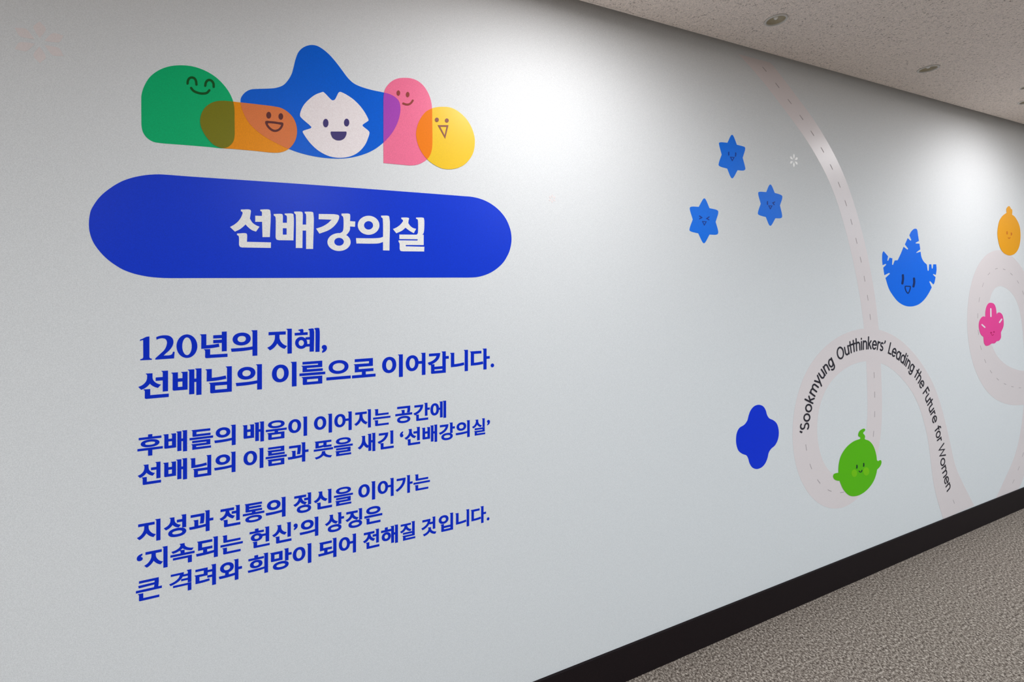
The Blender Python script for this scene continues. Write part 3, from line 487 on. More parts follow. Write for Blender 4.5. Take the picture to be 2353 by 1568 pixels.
 '징':"708,826 708,281 791,281 791,826|491,260 424,257 364,248 312,234 269,215 234,191 209,161 193,127 188,89 193,51 209,17 234,-12 269,-36 312,-56 364,-70 424,-78 491,-81 558,-78 618,-70 670,-56 713,-36 748,-12 773,17 789,51 794,89 789,127 773,161 748,191 713,215 670,234 618,248 558,257|491,194 540,192 583,187 621,178 653,166 678,151 697,133 708,112 712,89 708,66 697,45 678,27 653,12 621,0 583,-9 540,-14 491,-16 442,-14 399,-9 361,0 330,12 304,27 286,45 275,66 271,89 275,112 286,133 304,151 330,166 361,178 399,187 442,192|84,756 84,688 291,688 291,662 287,614 274,568 255,524 228,483 195,446 156,414 112,387 63,366 106,300 145,317 182,337 216,361 246,388 274,418 298,452 318,487 335,525 352,491 373,459 397,430 425,402 455,378 488,357 523,339 561,324 603,389 555,408 511,433 472,463 439,497 412,534 392,574 379,617 375,662 375,688 579,688 579,756",
 '큰':"50,382 50,314 869,314 869,382 738,382 747,431 753,477 758,520 761,560 763,598 764,634 764,669 764,702 764,779 154,779 154,711 682,711 682,702 681,598 132,581 143,512 677,536 674,508 671,478 666,448 661,416 655,382|153,224 153,-58 782,-58 782,10 236,10 236,224",
 '통':"458,214 388,212 326,205 273,193 229,177 194,156 169,131 153,102 148,69 153,36 169,6 194,-19 229,-39 273,-55 326,-67 388,-74 458,-76 528,-74 589,-67 642,-55 686,-39 721,-19 746,6 762,36 767,69 762,102 746,131 721,156 686,177 642,193 589,205 528,212|458,151 509,150 554,146 593,139 625,130 651,118 669,104 680,88 684,69 680,50 669,33 651,19 625,8 593,-1 554,-8 509,-12 458,-13 406,-12 361,-8 322,-1 290,8 264,19 246,33 235,50 231,69 235,88 246,104 264,118 290,130 322,139 361,146 406,150|157,801 157,436 416,436 416,348 49,348 49,281 867,281 867,348 499,348 499,436 771,436 771,501 240,501 240,589 742,589 742,652 240,652 240,735 766,735 766,801",
 '해':"273,544 232,540 195,529 162,511 134,486 111,456 94,421 83,382 79,338 83,294 94,254 111,219 134,189 162,164 195,146 232,135 273,131 314,135 351,146 384,164 412,189 435,219 453,254 463,294 467,338 463,382 453,421 435,456 412,486 384,511 351,529 314,540|273,474 306,469 335,456 359,436 377,408 389,376 393,338 389,300 377,267 359,240 335,220 306,206 273,202 240,206 211,220 187,240 169,267 157,300 153,338 157,376 169,408 187,436 211,456 240,469|232,800 232,672 48,672 48,604 497,604 497,672 314,672 314,800|542,806 542,-34 620,-34 620,378 736,378 736,-78 815,-78 815,827 736,827 736,446 620,446 620,806",
 '헌':"313,600 269,597 229,588 193,573 163,553 138,528 120,500 108,467 104,431 108,395 120,363 138,334 163,310 193,290 229,275 269,266 313,263 357,266 396,275 432,290 462,310 487,334 505,363 517,395 521,431 517,467 505,500 487,528 462,553 432,573 396,588 357,597|313,535 355,530 391,516 418,494 436,465 442,431 436,396 418,368 391,346 355,333 313,328 270,333 234,346 207,368 189,396 183,431 189,465 207,494 234,516 270,530|557,515 557,446 711,446 711,143 794,143 794,826 711,826 711,515|272,827 272,716 51,716 51,649 574,649 574,716 354,716 354,827|213,203 213,-58 815,-58 815,10 296,10 296,203",
 '혜':"739,827 739,-78 819,-78 819,827|269,472 301,468 330,454 353,434 371,406 382,373 386,334 382,296 371,262 353,235 330,214 301,201 269,196 237,201 209,214 186,235 168,262 157,296 153,334 157,373 168,406 186,434 209,454 237,468|269,543 230,539 194,528 161,510 134,485 111,455 94,419 84,379 80,334 84,290 94,250 111,214 134,183 161,159 194,140 230,129 269,125 303,128 335,136 364,149 389,168 411,190 430,217 444,247 572,247 572,-33 650,-33 650,807 572,807 572,521 448,521 448,453 572,453 572,314 458,314 459,334 455,379 445,419 428,455 406,485 378,510 346,528 309,539|230,803 230,672 48,672 48,604 493,604 493,672 312,672 312,803",
 '후':"458,604 392,602 334,594 284,582 242,565 208,543 184,518 169,487 164,453 169,419 184,389 208,363 242,342 284,325 334,313 392,306 458,303 524,306 582,313 632,325 674,342 708,363 732,389 747,419 752,453 747,487 732,518 708,543 674,565 632,582 582,594 524,602|458,541 511,539 557,533 595,524 626,511 648,495 661,476 666,453 661,431 648,412 626,396 595,383 557,374 511,368 458,366 405,368 359,374 321,383 290,396 268,412 255,431 250,453 255,476 268,495 290,511 321,524 359,533 405,539|417,832 417,724 93,724 93,656 820,656 820,724 499,724 499,832|50,240 50,172 417,172 417,-79 499,-79 499,172 870,172 870,240",
 '희':"704,827 704,-78 787,-78 787,827|67,99 132,99 200,100 272,101 346,104 422,109 499,115 576,124 652,135 646,196 572,188 496,181 419,177 342,174 266,172 192,170 122,170 55,170|349,588 303,585 262,576 225,561 194,542 168,517 150,488 138,455 134,418 138,381 150,348 168,319 194,295 225,275 262,260 303,251 349,248 395,251 437,260 474,275 505,295 530,319 549,348 561,381 565,418 561,455 549,488 530,517 505,542 474,561 437,576 395,585|349,523 394,518 432,504 461,482 480,453 486,418 480,383 461,354 432,332 394,318 349,313 304,318 266,332 237,354 218,383 212,418 218,453 237,482 266,504 304,518|307,817 307,705 74,705 74,638 623,638 623,705 391,705 391,817",
}

DENSE = set('름들를을뜻통후격큰려실질속는혜헌희움')
def crosses(lp):
    """does the closed loop cut itself?"""
    n = len(lp)
    def o(a, b, c): return (b[0] - a[0]) * (c[1] - a[1]) - (b[1] - a[1]) * (c[0] - a[0])
    for i in range(n):
        a, b = lp[i], lp[(i + 1) % n]
        for j in range(i + 2, n):
            if i == 0 and j == n - 1: continue
            c, d = lp[j], lp[(j + 1) % n]
            if o(a, b, c) * o(a, b, d) < 0 and o(c, d, a) * o(c, d, b) < 0: return True
    return False
def unloop(lp):
    """cut off the little loops an offset leaves at tight inner corners"""
    lp = list(lp)
    def o(a, b, c): return (b[0] - a[0]) * (c[1] - a[1]) - (b[1] - a[1]) * (c[0] - a[0])
    for _ in range(12):
        n = len(lp); hit = None
        for i in range(n):
            a, b = lp[i], lp[(i + 1) % n]
            for st in range(2, min(12, n - 2)):
                j = (i + st) % n; c, d = lp[j], lp[(j + 1) % n]
                if o(a, b, c) * o(a, b, d) < 0 and o(c, d, a) * o(c, d, b) < 0:
                    t = o(c, d, a) / (o(c, d, a) - o(c, d, b)); x = (a[0] + (b[0] - a[0]) * t, a[1] + (b[1] - a[1]) * t)
                    loop = [x] + [lp[(i + q) % n] for q in range(1, st + 1)]
                    if abs(area2(loop)) < .0045: hit = (i, st, x); break
            if hit: break
        if not hit: break
        i, st, x = hit; lp = [lp[(i + st + 1 + q) % n] for q in range(n - st)] + [x]
    return lp
GC = {}
def glyph(ch):
    if ch not in GC:
        for k in (1, .85, .7, .5, .3):
            GC[ch] = [[unloop(lp) for lp in g] for g in glyph_at(ch, k)]
            if not any(crosses(lp) for g in GC[ch] for lp in g): break
    return GC[ch]
def glyph_at(ch, kf):
    """outline groups of a character: heavier stems, small pointed spur at the stem heads, rounded foot corners"""
    cs = [[tuple(int(v) / 1000 for v in q.split(',')) for q in s.split(' ')] for s in GLYPHS[ch].split('|')]
    ox = .033; oy = .019 if ch in DENSE else .026
    if ch in '뜻을름들통': ox = .033; oy = .019
    if ch in '.,‘’': ox = oy = .03
    if ch == '큰': ox = .03
    if ch == '격': ox = .028; oy = .016
    ox *= kf; oy *= kf
    res = []
    for c in cs:
        n = len(c); s = 1 if True else 0; out = []
        for i in range(n):
            a, p, b = c[i - 1], c[i], c[(i + 1) % n]
            def nr(u, v):
                dx, dy = v[0] - u[0], v[1] - u[1]; l = math.hypot(dx, dy) or 1; return (dy / l, -dx / l)
            n1, n2 = nr(a, p), nr(p, b); m = (n1[0] + n2[0], n1[1] + n2[1]); l = math.hypot(*m) or 1; m = (m[0] / l, m[1] / l)
            k = 1 / max(m[0] * n1[0] + m[1] * n1[1], .5)
            out.append((p[0] + m[0] * k * ox, p[1] + m[1] * k * oy))
        res.append(out)
    A = [area2(c) for c in cs]
    big = max(range(len(cs)), key=lambda i: abs(A[i])); sg = 1 if A[big] > 0 else -1
    if sg < 0:                                  # offset direction assumes ccw outers; redo mirrored when the font is cw
        res = []
        for c in cs:
            n = len(c); out = []
            for i in range(n):
                a, p, b = c[i - 1], c[i], c[(i + 1) % n]
                def nr(u, v):
                    dx, dy = v[0] - u[0], v[1] - u[1]; l = math.hypot(dx, dy) or 1; return (-dy / l, dx / l)
                n1, n2 = nr(a, p), nr(p, b); m = (n1[0] + n2[0], n1[1] + n2[1]); l = math.hypot(*m) or 1; m = (m[0] / l, m[1] / l)
                k = 1 / max(m[0] * n1[0] + m[1] * n1[1], .5)
                out.append((p[0] + m[0] * k * ox, p[1] + m[1] * k * oy))
            res.append(out)
    outer = []; inner = []
    for c, a in zip(res, A):
        (outer if a * sg > 0 else inner).append(c if (a > 0) == (a * sg > 0) else c)
    groups = []
    def inside(p, poly):
        r = False
        for i in range(len(poly)):
            a, b = poly[i - 1], poly[i]
            if (a[1] > p[1]) != (b[1] > p[1]) and p[0] < (b[0] - a[0]) * (p[1] - a[1]) / (b[1] - a[1]) + a[0]: r = not r
        return r
    for c in outer:
        if area2(c) < 0: c = c[::-1]
        hs = [h for h in inner if inside(h[0], c)]
        if ch not in '.,‘’': c = spur(c, oy)
        groups.append([c] + hs)
    return groups
def spur(c, oy):
    """ccw outline: a stem head is a short flat top edge (right to left) followed by a long way down"""
    n = len(c); out = []
    for i in range(n):
        a, p, b = c[i - 1], c[i], c[(i + 1) % n]
        d1 = (p[0] - a[0], p[1] - a[1]); d2 = (b[0] - p[0], b[1] - p[1])
        l1 = math.hypot(*d1); l2 = math.hypot(*d2)
        k = i; dn = 0; dxs = 0                     # distance travelled downward from p along a nearly vertical run
        while k < i + 12:
            u, v = c[k % n], c[(k + 1) % n]
            if v[1] >= u[1] or abs(v[0] - u[0]) > .6 * abs(v[1] - u[1]): break
            dn += u[1] - v[1]; k += 1
            if dn > .2: break
        head = d1[0] < -.08 and abs(d1[1]) < .02 and dn > .13
        foot = d1[1] < -.13 and abs(d1[0]) < .03 and d2[0] > .22 and abs(d2[1]) < .03
        if head:
            f = .034
            out += [(p[0] - f, p[1] + .004), (p[0] - f, p[1] - .016), (p[0] - f * .35, p[1] - .028), (p[0] + .002, p[1] - .062)]
        elif foot:
            r = .045
            out += [(p[0], p[1] + r), (p[0] + r * .12, p[1] + r * .5), (p[0] + r * .5, p[1] + r * .12), (p[0] + r, p[1])]
        else: out.append(p)
    return out
m_tx = vinyl('text_blue', 0, 40, 176, wall=200)
def place(root, ch, pxl, pxr, z0, z1, m, lay=1):
    """fit the character between two wall x positions; z0/z1 are the wall heights of em y=-0.1 and y=0.848"""
    g = glyph(ch); xs = [p[0] for q in g for p in q[0]]; a, b = min(xs), max(xs)
    f = lambda p: (pxl + (p[0] - a) / (b - a) * (pxr - pxl), z0 + (p[1] + .1) / .948 * (z1 - z0))
    part('character', root, [[[f(p) for p in lp] for lp in q] for q in g], lay, m)
S5 = 5.3477
LINES = [
 ('first line of the blue Korean text, short, beginning with the number 120', (586, 759.5, 817.5),
  [('년', 300, 855, 1192), ('의', 300, 1233, 1558), ('지', 300, 1680, 1982), (',', 720, 103, 168)]),
 ('second line of the blue Korean text, large characters, ending in a full stop', (598, 837.5, 894.9),
  [('선', 300, 95, 470), ('배', 300, 502, 872), ('님', 300, 922, 1245), ('의', 300, 1293, 1615), ('이', 300, 1737, 2040), ('름', 300, 2075, 2393), ('으', 720, 160, 460), ('로', 720, 475, 765), ('이', 720, 845, 1100), ('어', 720, 1135, 1378), ('갑', 720, 1405, 1665), ('니', 720, 1680, 1900), ('다', 720, 1925, 2168), ('.', 720, 2178, 2222)]),
 ('third line of blue Korean text, upper line of the middle paragraph', (536.5, 976.7, 1022.8),
  [('후', 300, 85, 397), ('배', 300, 403, 695), ('들', 300, 725, 1015), ('의', 300, 1030, 1292), ('배', 300, 1378, 1640), ('움', 300, 1662, 1920), ('이', 300, 1938, 2170), ('이', 720, 8, 230), ('어', 720, 258, 472), ('지', 720, 503, 708), ('는', 720, 733, 948), ('공', 720, 1007, 1215), ('간', 720, 1230, 1432), ('에', 720, 1438, 1632)]),
 ('fourth line of blue Korean text, lower line of middle paragraph, ending in quotes', (536.5, 1038.7, 1084.9),
  [('선', 300, 88, 375), ('배', 300, 402, 695), ('님', 300, 735, 992), ('의', 300, 1028, 1290), ('이', 300, 1388, 1633), ('름', 300, 1660, 1920), ('과', 300, 1932, 2187), ('뜻', 720, 5, 243), ('을', 720, 253, 485), ('새', 720, 545, 762), ('긴', 720, 790, 988), ('‘', 720, 1063, 1107), ('선', 720, 1120, 1313), ('배', 720, 1333, 1522), ('강', 720, 1543, 1740), ('의', 720, 1748, 1922), ('실', 720, 1950, 2112), ('’', 720, 2133, 2171)]),
 ('fifth line of blue Korean text, top line of the last paragraph', (651.5, 1142.8, 1187.3),
  [('지', 300, 78, 368), ('성', 300, 408, 685), ('과', 300, 720, 1018), ('전', 300, 1093, 1350), ('통', 300, 1380, 1645), ('의', 300, 1660, 1905), ('정', 300, 2000, 2220), ('신', 720, 5, 230), ('을', 720, 253, 487), ('이', 720, 553, 760), ('어', 720, 790, 987), ('가', 720, 1010, 1220), ('는', 720, 1230, 1433)]),
 ('sixth line of blue Korean text, opening with a quotation mark', (727.3, 1188.3, 1231.3),
  [('‘', 300, 76, 151), ('지', 300, 168, 455), ('속', 300, 490, 788), ('되', 300, 805, 1073), ('는', 300, 1105, 1380), ('헌', 300, 1462, 1710), ('신', 300, 1740, 1978), ('’', 300, 2003, 2055), ('의', 300, 2078, 2308), ('상', 720, 142, 378), ('징', 720, 395, 600), ('은', 720, 627, 848)]),
 ('seventh and lowest line of blue Korean text, ending in a full stop', (711.4, 1249.4, 1293.5),
  [('큰', 300, 66, 385), ('격', 300, 475, 748), ('려', 300, 787, 1050), ('와', 300, 1085, 1370), ('희', 300, 1440, 1690), ('망', 300, 1715, 1980), ('이', 300, 1993, 2222), ('되', 720, 60, 285), ('어', 720, 313, 525), ('전', 720, 610, 812), ('해', 720, 832, 1040), ('질', 720, 1065, 1253), ('것', 720, 1327, 1512), ('입', 720, 1540, 1717), ('니', 720, 1745, 1915), ('다', 720, 1935, 2122), ('.', 720, 2130, 2165)])]
for li, (lab, (sx, sy0, sy1), gl) in enumerate(LINES):
    z1 = toW(sx, sy0)[1]; z0 = toW(sx, sy1)[1]
    ww = [(ch, toW(x0 + a / S5, sy0)[0], toW(x0 + b / S5, sy0)[0]) for ch, x0, a, b in gl]
    xl = toW(320, sy0)[0] if li == 0 else ww[0][1]
    t = thing('text_line', ((xl + ww[-1][2]) / 2, (z0 + z1) / 2), lab, 'lettering', 'lines of blue Korean text under the banner')
    if li == 0:
        N_ = (300, 730, S5)
        part('character', t, [[PZ(N_, [(115, 288, 1), (118, 272, 1), (152, 258), (192, 238), (232, 232, 1), (232, 488, 1), (240, 500), (262, 506, 1), (262, 520, 1), (118, 526, 1), (120, 513, 1), (148, 503), (157, 488, 1), (156, 277, 1), (138, 280, 1)])]], 1, m_tx)
        part('character', t, [[PZ(N_, [(316, 240, 1), (360, 225), (415, 218), (475, 225), (515, 255), (528, 300), (515, 350), (480, 400), (430, 445), (408, 467, 1), (485, 462), (512, 447), (522, 420, 1), (542, 420, 1), (535, 502, 1), (305, 518, 1), (306, 500, 1), (365, 447), (418, 395), (442, 345), (448, 300), (433, 268), (400, 255), (360, 258), (320, 272, 1)])]], 1, m_tx)
        part('character', t, [[W_(Z(*N_, ell(693, 352, 128, 145, 40))), W_(Z(*N_, ell(694, 353, 59, 109, 36)))]], 1, m_tx)
    if li == 0:
        part('character', t, [
            [PZ(N_, [(2062, 150, 1), (2112, 141), (2123, 148), (2124, 183, 1), (2176, 179, 1), (2178, 212, 1), (2018, 222, 1), (2016, 189, 1), (2085, 185, 1), (2082, 168), (2062, 160, 1)])],
            [W_(Z(*N_, ell(2097, 311, 75, 74, 32))), W_(Z(*N_, ell(2098, 313, 33, 36, 24)))],
            [PZ(N_, [(2150, 243, 1), (2208, 239, 1), (2208, 270, 1), (2150, 274, 1)], 1)], [PZ(N_, [(2150, 326, 1), (2208, 324, 1), (2208, 355, 1), (2150, 358, 1)], 1)],
            [PZ(N_, [(2186, 140, 1), (2243, 134), (2252, 142), (2253, 417, 1), (2200, 420, 1), (2200, 172), (2197, 158), (2186, 151, 1)])],
            [PZ(N_, [(2261, 130, 1), (2311, 127), (2320, 135), (2323, 420, 1), (2272, 423, 1), (2272, 162), (2270, 150), (2261, 143, 1)])]], 1, m_tx)
    for ch, a, b in ww: place(t, ch, a, b, z0, z1, m_tx)

# ---------------------------------------------------------------- pale ribbons with dashed centre lines
m_rb = mat('pearl_ribbon', (.85, .755, .75), .38, .9, .05, 500)
m_ds = mat('dash_ink', (.50, .43, .44), .6, .3)
def resample(P, step):
    out = [P[0]]; acc = 0
    for i in range(1, len(P)):
        a, b = P[i - 1], P[i]; l = math.hypot(b[0] - a[0], b[1] - a[1]); s = step - acc
        while s <= l:
            out.append((a[0] + (b[0] - a[0]) * s / l, a[1] + (b[1] - a[1]) * s / l)); s += step
        acc = (acc + l) % step if l else acc
    return out
def relax(P, k=6):
    for _ in range(k):
        P = [P[0]] + [tuple((P[i - 1][c] + 2 * P[i][c] + P[i + 1][c]) / 4 for c in (0, 1)) for i in range(1, len(P) - 1)] + [P[-1]]
    return P
def ribbon(px, widths, lab, dash_skip, zmin, zmax):
    P = relax(resample(W_(smooth(px, 12, False)), .02), 12); n = len(P)
    L = []; R = []
    for i in range(n):
        a, b = P[max(i - 1, 0)], P[min(i + 1, n - 1)]; l = math.hypot(b[0] - a[0], b[1] - a[1]); nx, nz = -(b[1] - a[1]) / l, (b[0] - a[0]) / l
        f = i / (n - 1) * (len(widths) - 1); k = min(int(f), len(widths) - 2); wd = widths[k] + (widths[k + 1] - widths[k]) * (f - k)
        L.append((P[i][0] + nx * wd / 2, P[i][1] + nz * wd / 2)); R.append((P[i][0] - nx * wd / 2, P[i][1] - nz * wd / 2))
    t = thing('wall_ribbon', P[n // 2], lab, 'wall graphic')
    org = P[n // 2]
    cl = lambda p: (p[0], min(max(p[1], zmin), zmax))
    vs = [(cl(p)[0] - org[0], -LAY * (.35 + .55 * i / n), cl(p)[1] - org[1]) for i, q in enumerate(zip(L, R)) for p in q]; m_ = len(vs)
    vs += [(v[0], v[1] + LAY * .2, v[2]) for v in vs]
    fs = []
    for i in range(n - 1):
        a, b, c, d = 2 * i, 2 * i + 1, 2 * i + 3, 2 * i + 2
        fs += [(a, b, c, d), (a + m_, d + m_, c + m_, b + m_), (a, d, d + m_, a + m_), (b, b + m_, c + m_, c)]
    me = bpy.data.meshes.new('band'); me.from_pydata(vs, [], fs); link('band', me, m_rb, t)
    step = 5; k0 = 2
    for i in range(k0, n - 3, step):
        seg = P[i:i + 3] if False else [P[i], P[i + 1], tuple((P[i + 1][c] + P[i + 2][c]) / 2 for c in (0, 1))]
        if dash_skip(seg[0]): continue
        if not all(zmin + .02 < p[1] < zmax for p in seg): continue
        part('dash', t, stroke(seg, .0032, cap=False), 2, m_ds)
    return t
r1 = [(1672, 66), (1690, 86), (1715, 112), (1760, 163), (1810, 228), (1868, 308), (1922, 408), (1962, 530), (1990, 660), (2003, 760), (2008, 850), (2010, 960), (2003, 1030), (1985, 1090), (1955, 1126), (1924, 1135), (1893, 1122), (1868, 1088), (1853, 1040), (1849, 980), (1858, 920), (1880, 865), (1920, 820), (1960, 798), (2000, 792), (2045, 805), (2090, 845), (2125, 900), (2148, 970), (2160, 1030), (2172, 1100), (2190, 1150), (2215, 1210)]
text_zone = lambda p: p[1] > toW(2010, 1005)[1] and not (abs(p[0] - 2.49) < .06) and p[1] < toW(2000, 775)[1] + .02
tz = lambda p: (p[1] < CAMZ - .25 and p[1] > CAMZ - 1.30 and (p[0] > 2.62)) or (p[0] < 2.42 and p[1] > CAMZ - .80 and p[1] < CAMZ - .2) or (2.40 <= p[0] <= 2.62 and CAMZ - .42 < p[1] < CAMZ - .28)
ribbon(r1, [.10, .105, .11, .115, .12, .12, .12, .125, .15, .17, .17, .165, .165, .17, .19, .24, .30], 'pale pink ribbon curving down from the ceiling and looping round the green figure', tz, BT, H)
r2 = [(2262, 1235), (2290, 1190), (2318, 1130), (2345, 1065), (2362, 990), (2371, 900), (2371, 830), (2367, 760), (2359, 700), (2341, 650), (2316, 623), (2293, 615), (2268, 632), (2251, 680), (2246, 735), (2251, 790), (2265, 835), (2287, 868), (2315, 886), (2345, 892), (2380, 886), (2410, 870)]
ribbon(r2, [.20, .20, .19, .20, .20, .20, .22, .24, .24, .24, .22, .22], 'pale pink ribbon loop around the pink flower at the right edge', lambda p: False, BT, H)

# ---------------------------------------------------------------- curved English lettering along the ribbon
def arcp(cx, cy, rx, ry, a0, a1, n=10): return [(cx + rx * math.cos(math.radians(a0 + (a1 - a0) * k / n)), cy + ry * math.sin(math.radians(a0 + (a1 - a0) * k / n))) for k in range(n + 1)]
# letters as centre-line strokes: cap height 1, x height .72; (advance, strokes)
def bowl(x): return (arcp(x, .36, .30, .36, 0, 360, 20)[:-1], True)
LET = {
 'S': (.66, [(arcp(.33, .74, .24, .26, 50, 270, 12)[:-1] + arcp(.32, .25, .27, .25, 90, -140, 12), False)]),
 'o': (.80, [bowl(.40)]),
 'k': (.66, [([(.12, 0), (.12, 1.05)], False), ([(.12, .30), (.52, .70)], False), ([(.26, .43), (.56, 0)], False)]),
 'm': (1.12, [([(.12, 0), (.12, .72)], False), (([(.12, .40)] + arcp(.34, .46, .22, .24, 170, 0, 8) + [(.56, 0)]), False), (([(.56, .42)] + arcp(.78, .46, .22, .24, 170, 0, 8) + [(1.0, 0)]), False)]),
 'y': (.64, [([(.04, .72), (.34, .04)], False), ([(.62, .72), (.22, -.26)], False)]),
 'u': (.72, [([(.12, .72), (.12, .28)] + arcp(.36, .26, .24, .26, 180, 350, 8), False), ([(.60, .72), (.60, 0)], False)]),
 'n': (.72, [([(.12, 0), (.12, .72)], False), (([(.12, .40)] + arcp(.36, .46, .24, .24, 170, 0, 8) + [(.60, 0)]), False)]),
 'g': (.80, [(arcp(.38, .38, .27, .34, 0, 360, 20)[:-1], True), ([(.66, .72), (.66, 0)] + arcp(.40, -.04, .26, .24, 0, -150, 8), False)]),
 'O': (1.02, [(arcp(.51, .5, .42, .5, 0, 360, 26)[:-1], True)]),
 't': (.44, [([(.20, 0), (.20, .98)], False), ([(.0, .68), (.42, .68)], False)]),
 'h': (.72, [([(.12, 0), (.12, 1.05)], False), (([(.12, .40)] + arcp(.36, .46, .24, .24, 170, 0, 8) + [(.60, 0)]), False)]),
 'i': (.28, [([(.14, 0), (.14, .70)], False), ([(.14, .93), (.14, .99)], False)]),
 'e': (.76, [([(.09, .37), (.66, .37)], False), (arcp(.38, .36, .29, .36, 2, 315, 18), False)]),
 'r': (.48, [([(.12, 0), (.12, .72)], False), (([(.12, .38)] + arcp(.34, .42, .22, .27, 170, 70, 6)), False)]),
 's': (.54, [(arcp(.27, .535, .19, .165, 50, 270, 10)[:-1] + arcp(.27, .185, .20, .175, 90, -140, 10), False)]),
 'L': (.60, [([(.12, 1.0), (.12, .04), (.56, .04)], False)]),
 'a': (.80, [(arcp(.38, .36, .29, .36, 0, 360, 20)[:-1], True), ([(.67, .72), (.67, 0)], False)]),
 'd': (.80, [(arcp(.38, .36, .29, .36, 0, 360, 20)[:-1], True), ([(.67, 1.05), (.67, 0)], False)]),
 'F': (.60, [([(.12, 0), (.12, .96), (.56, .96)], False), ([(.12, .52), (.50, .52)], False)]),
 'f': (.42, [([(.18, 0), (.18, .78)] + arcp(.36, .80, .18, .2, 180, 80, 6), False), ([(.0, .66), (.40, .66)], False)]),
 'W': (1.20, [([(.04, 1.0), (.32, .03), (.60, .95), (.88, .03), (1.16, 1.0)], False)]),
 '‘': (.24, [([(.15, .98), (.08, .82)], False), ([(.09, .80), (.10, .79)], False)]),
 '’': (.24, [([(.12, .95), (.13, .94)], False), ([(.14, .92), (.07, .76)], False)]),
 ' ': (.34, []),
}
base = [(1855.8, 1010), (1856.5, 986.4), (1860.5, 957.4), (1867, 925.4), (1877, 896.5), (1889.5, 870.2), (1905, 849.9), (1915, 840), (1928.5, 826.5), (1945, 815.5), (1966, 806), (1987, 802), (2003, 801), (2024, 805), (2041, 811.5), (2053.6, 819.3), (2065, 827.3), (2075.5, 836), (2086.5, 846.6), (2096, 857.5), (2104, 869.5), (2114, 889), (2122, 906.6), (2130, 927.8), (2139, 954.4), (2143.9, 971.5), (2148.2, 989), (2152, 1005), (2154.7, 1018), (2158, 1040), (2161.5, 1066), (2166.3, 1091), (2172, 1115), (2179, 1140)]
BP = relax(resample(W_(smooth(base, 8, False)), .01), 25)
BS = [0.0]
for i in range(1, len(BP)): BS.append(BS[-1] + math.hypot(BP[i][0] - BP[i - 1][0], BP[i][1] - BP[i - 1][1]))
def nearest(px):
    q = toW(*px); i = min(range(len(BP)), key=lambda k: (BP[k][0] - q[0]) ** 2 + (BP[k][1] - q[1]) ** 2); return BS[i]
def at(s):
    s = max(0, min(s, BS[-1] - 1e-6)); lo = 0
    while BS[lo + 1] <= s: lo += 1
    t_ = (s - BS[lo]) / (BS[lo + 1] - BS[lo]); return tuple(BP[lo][c] + (BP[lo + 1][c] - BP[lo][c]) * t_ for c in (0, 1))
CAP = .056
t = thing('curved_lettering', at(BS[-1] * .4), 'black English lettering curving over the green figure along the pale ribbon', 'lettering')
m_bk = mat('vinyl_black', (.012, .010, .022), .45, .45)
ORG_L = ORG[t.name]
WORDS = [('‘Sookmyung', (1849.5, 994), (1919.8, 838)), ('Outthinkers’', (1925.5, 828), (2032.5, 806)), ('Leading', (2038.5, 811), (2098, 857)), ('the', (2099, 864), (2118.5, 894)),
         ('Future', (2120.3, 903), (2145.8, 974)), ('for', (2147.5, 985), (2154.6, 1018)), ('Women', (2156.5, 1028), (2176.9, 1132))]
for wd_, pa, pb in WORDS:
    s0, s1 = nearest(pa), nearest(pb); tot = sum(LET[c][0] for c in wd_); u = (s1 - s0) / tot; s = s0
    for c in wd_:
        adv, sts = LET[c]; sc_ = s + adv * u / 2
        a_, b_ = at(sc_ - .012), at(sc_ + .012); ang = math.atan2(b_[1] - a_[1], b_[0] - a_[0]); o_ = at(sc_)
        def f(p):
            x_ = (p[0] - adv / 2) * u; z_ = p[1] * CAP
            return (o_[0] + x_ * math.cos(ang) - z_ * math.sin(ang), o_[1] + x_ * math.sin(ang) + z_ * math.cos(ang))
        groups = []
        for pts, cl_ in sts: groups += stroke([f(p) for p in pts], .0084, cl_)
        if groups: part('letter', t, groups, 3, m_bk)
        s += adv * u

# ---------------------------------------------------------------- blue smiling stars
ST = (1560, 290, 5.407)
stars = [([(648, 115), (660, 108), (673, 117), (720, 232, 1), (798, 252), (818, 262), (823, 282), (792, 393, 1), (821, 505), (824, 535), (806, 551), (728, 548, 1), (676, 640), (662, 649), (648, 640), (600, 528, 1), (512, 502), (494, 486), (496, 458), (531, 355, 1), (499, 228), (499, 208), (518, 201), (603, 207, 1)],
          [[(618, 325), (617, 342), (618, 360)], [(704, 333), (705, 350), (702, 373)]], [(640, 386), (685, 390), (662, 428)], 'blue six-pointed star with open eyes, topmost of the three stars'),
         ([(302, 906), (315, 898), (329, 907), (380, 1020, 1), (465, 1040), (486, 1055), (488, 1080), (456, 1190, 1), (486, 1300), (486, 1332), (470, 1348), (380, 1348, 1), (324, 1448), (311, 1456), (297, 1448), (240, 1333, 1), (152, 1311), (132, 1296), (134, 1268), (172, 1160, 1), (135, 1032), (138, 1010), (158, 1001), (247, 1003, 1)],
          [[(255, 1117), (283, 1137), (256, 1152)], [(373, 1129), (345, 1148), (371, 1164)]], [(292, 1185), (338, 1188), (315, 1230)], 'blue six-pointed star with squeezed-shut eyes, lowest and leftmost of the three stars'),
         ([(1123, 733), (1135, 726), (1148, 734), (1190, 830, 1), (1262, 853), (1282, 868), (1284, 892), (1255, 985, 1), (1281, 1103), (1280, 1132), (1264, 1144), (1198, 1145, 1), (1149, 1231), (1136, 1239), (1123, 1231), (1080, 1130, 1), (1000, 1107), (982, 1092), (984, 1062), (1017, 965, 1), (985, 842), (988, 822), (1004, 816), (1085, 820, 1)],
          [[(1099, 938), (1098, 955), (1100, 972)], [(1188, 944), (1166, 954), (1182, 976)]], [(1115, 990), (1155, 992), (1135, 1028)], 'blue six-pointed star with a wink, rightmost of the three stars')]
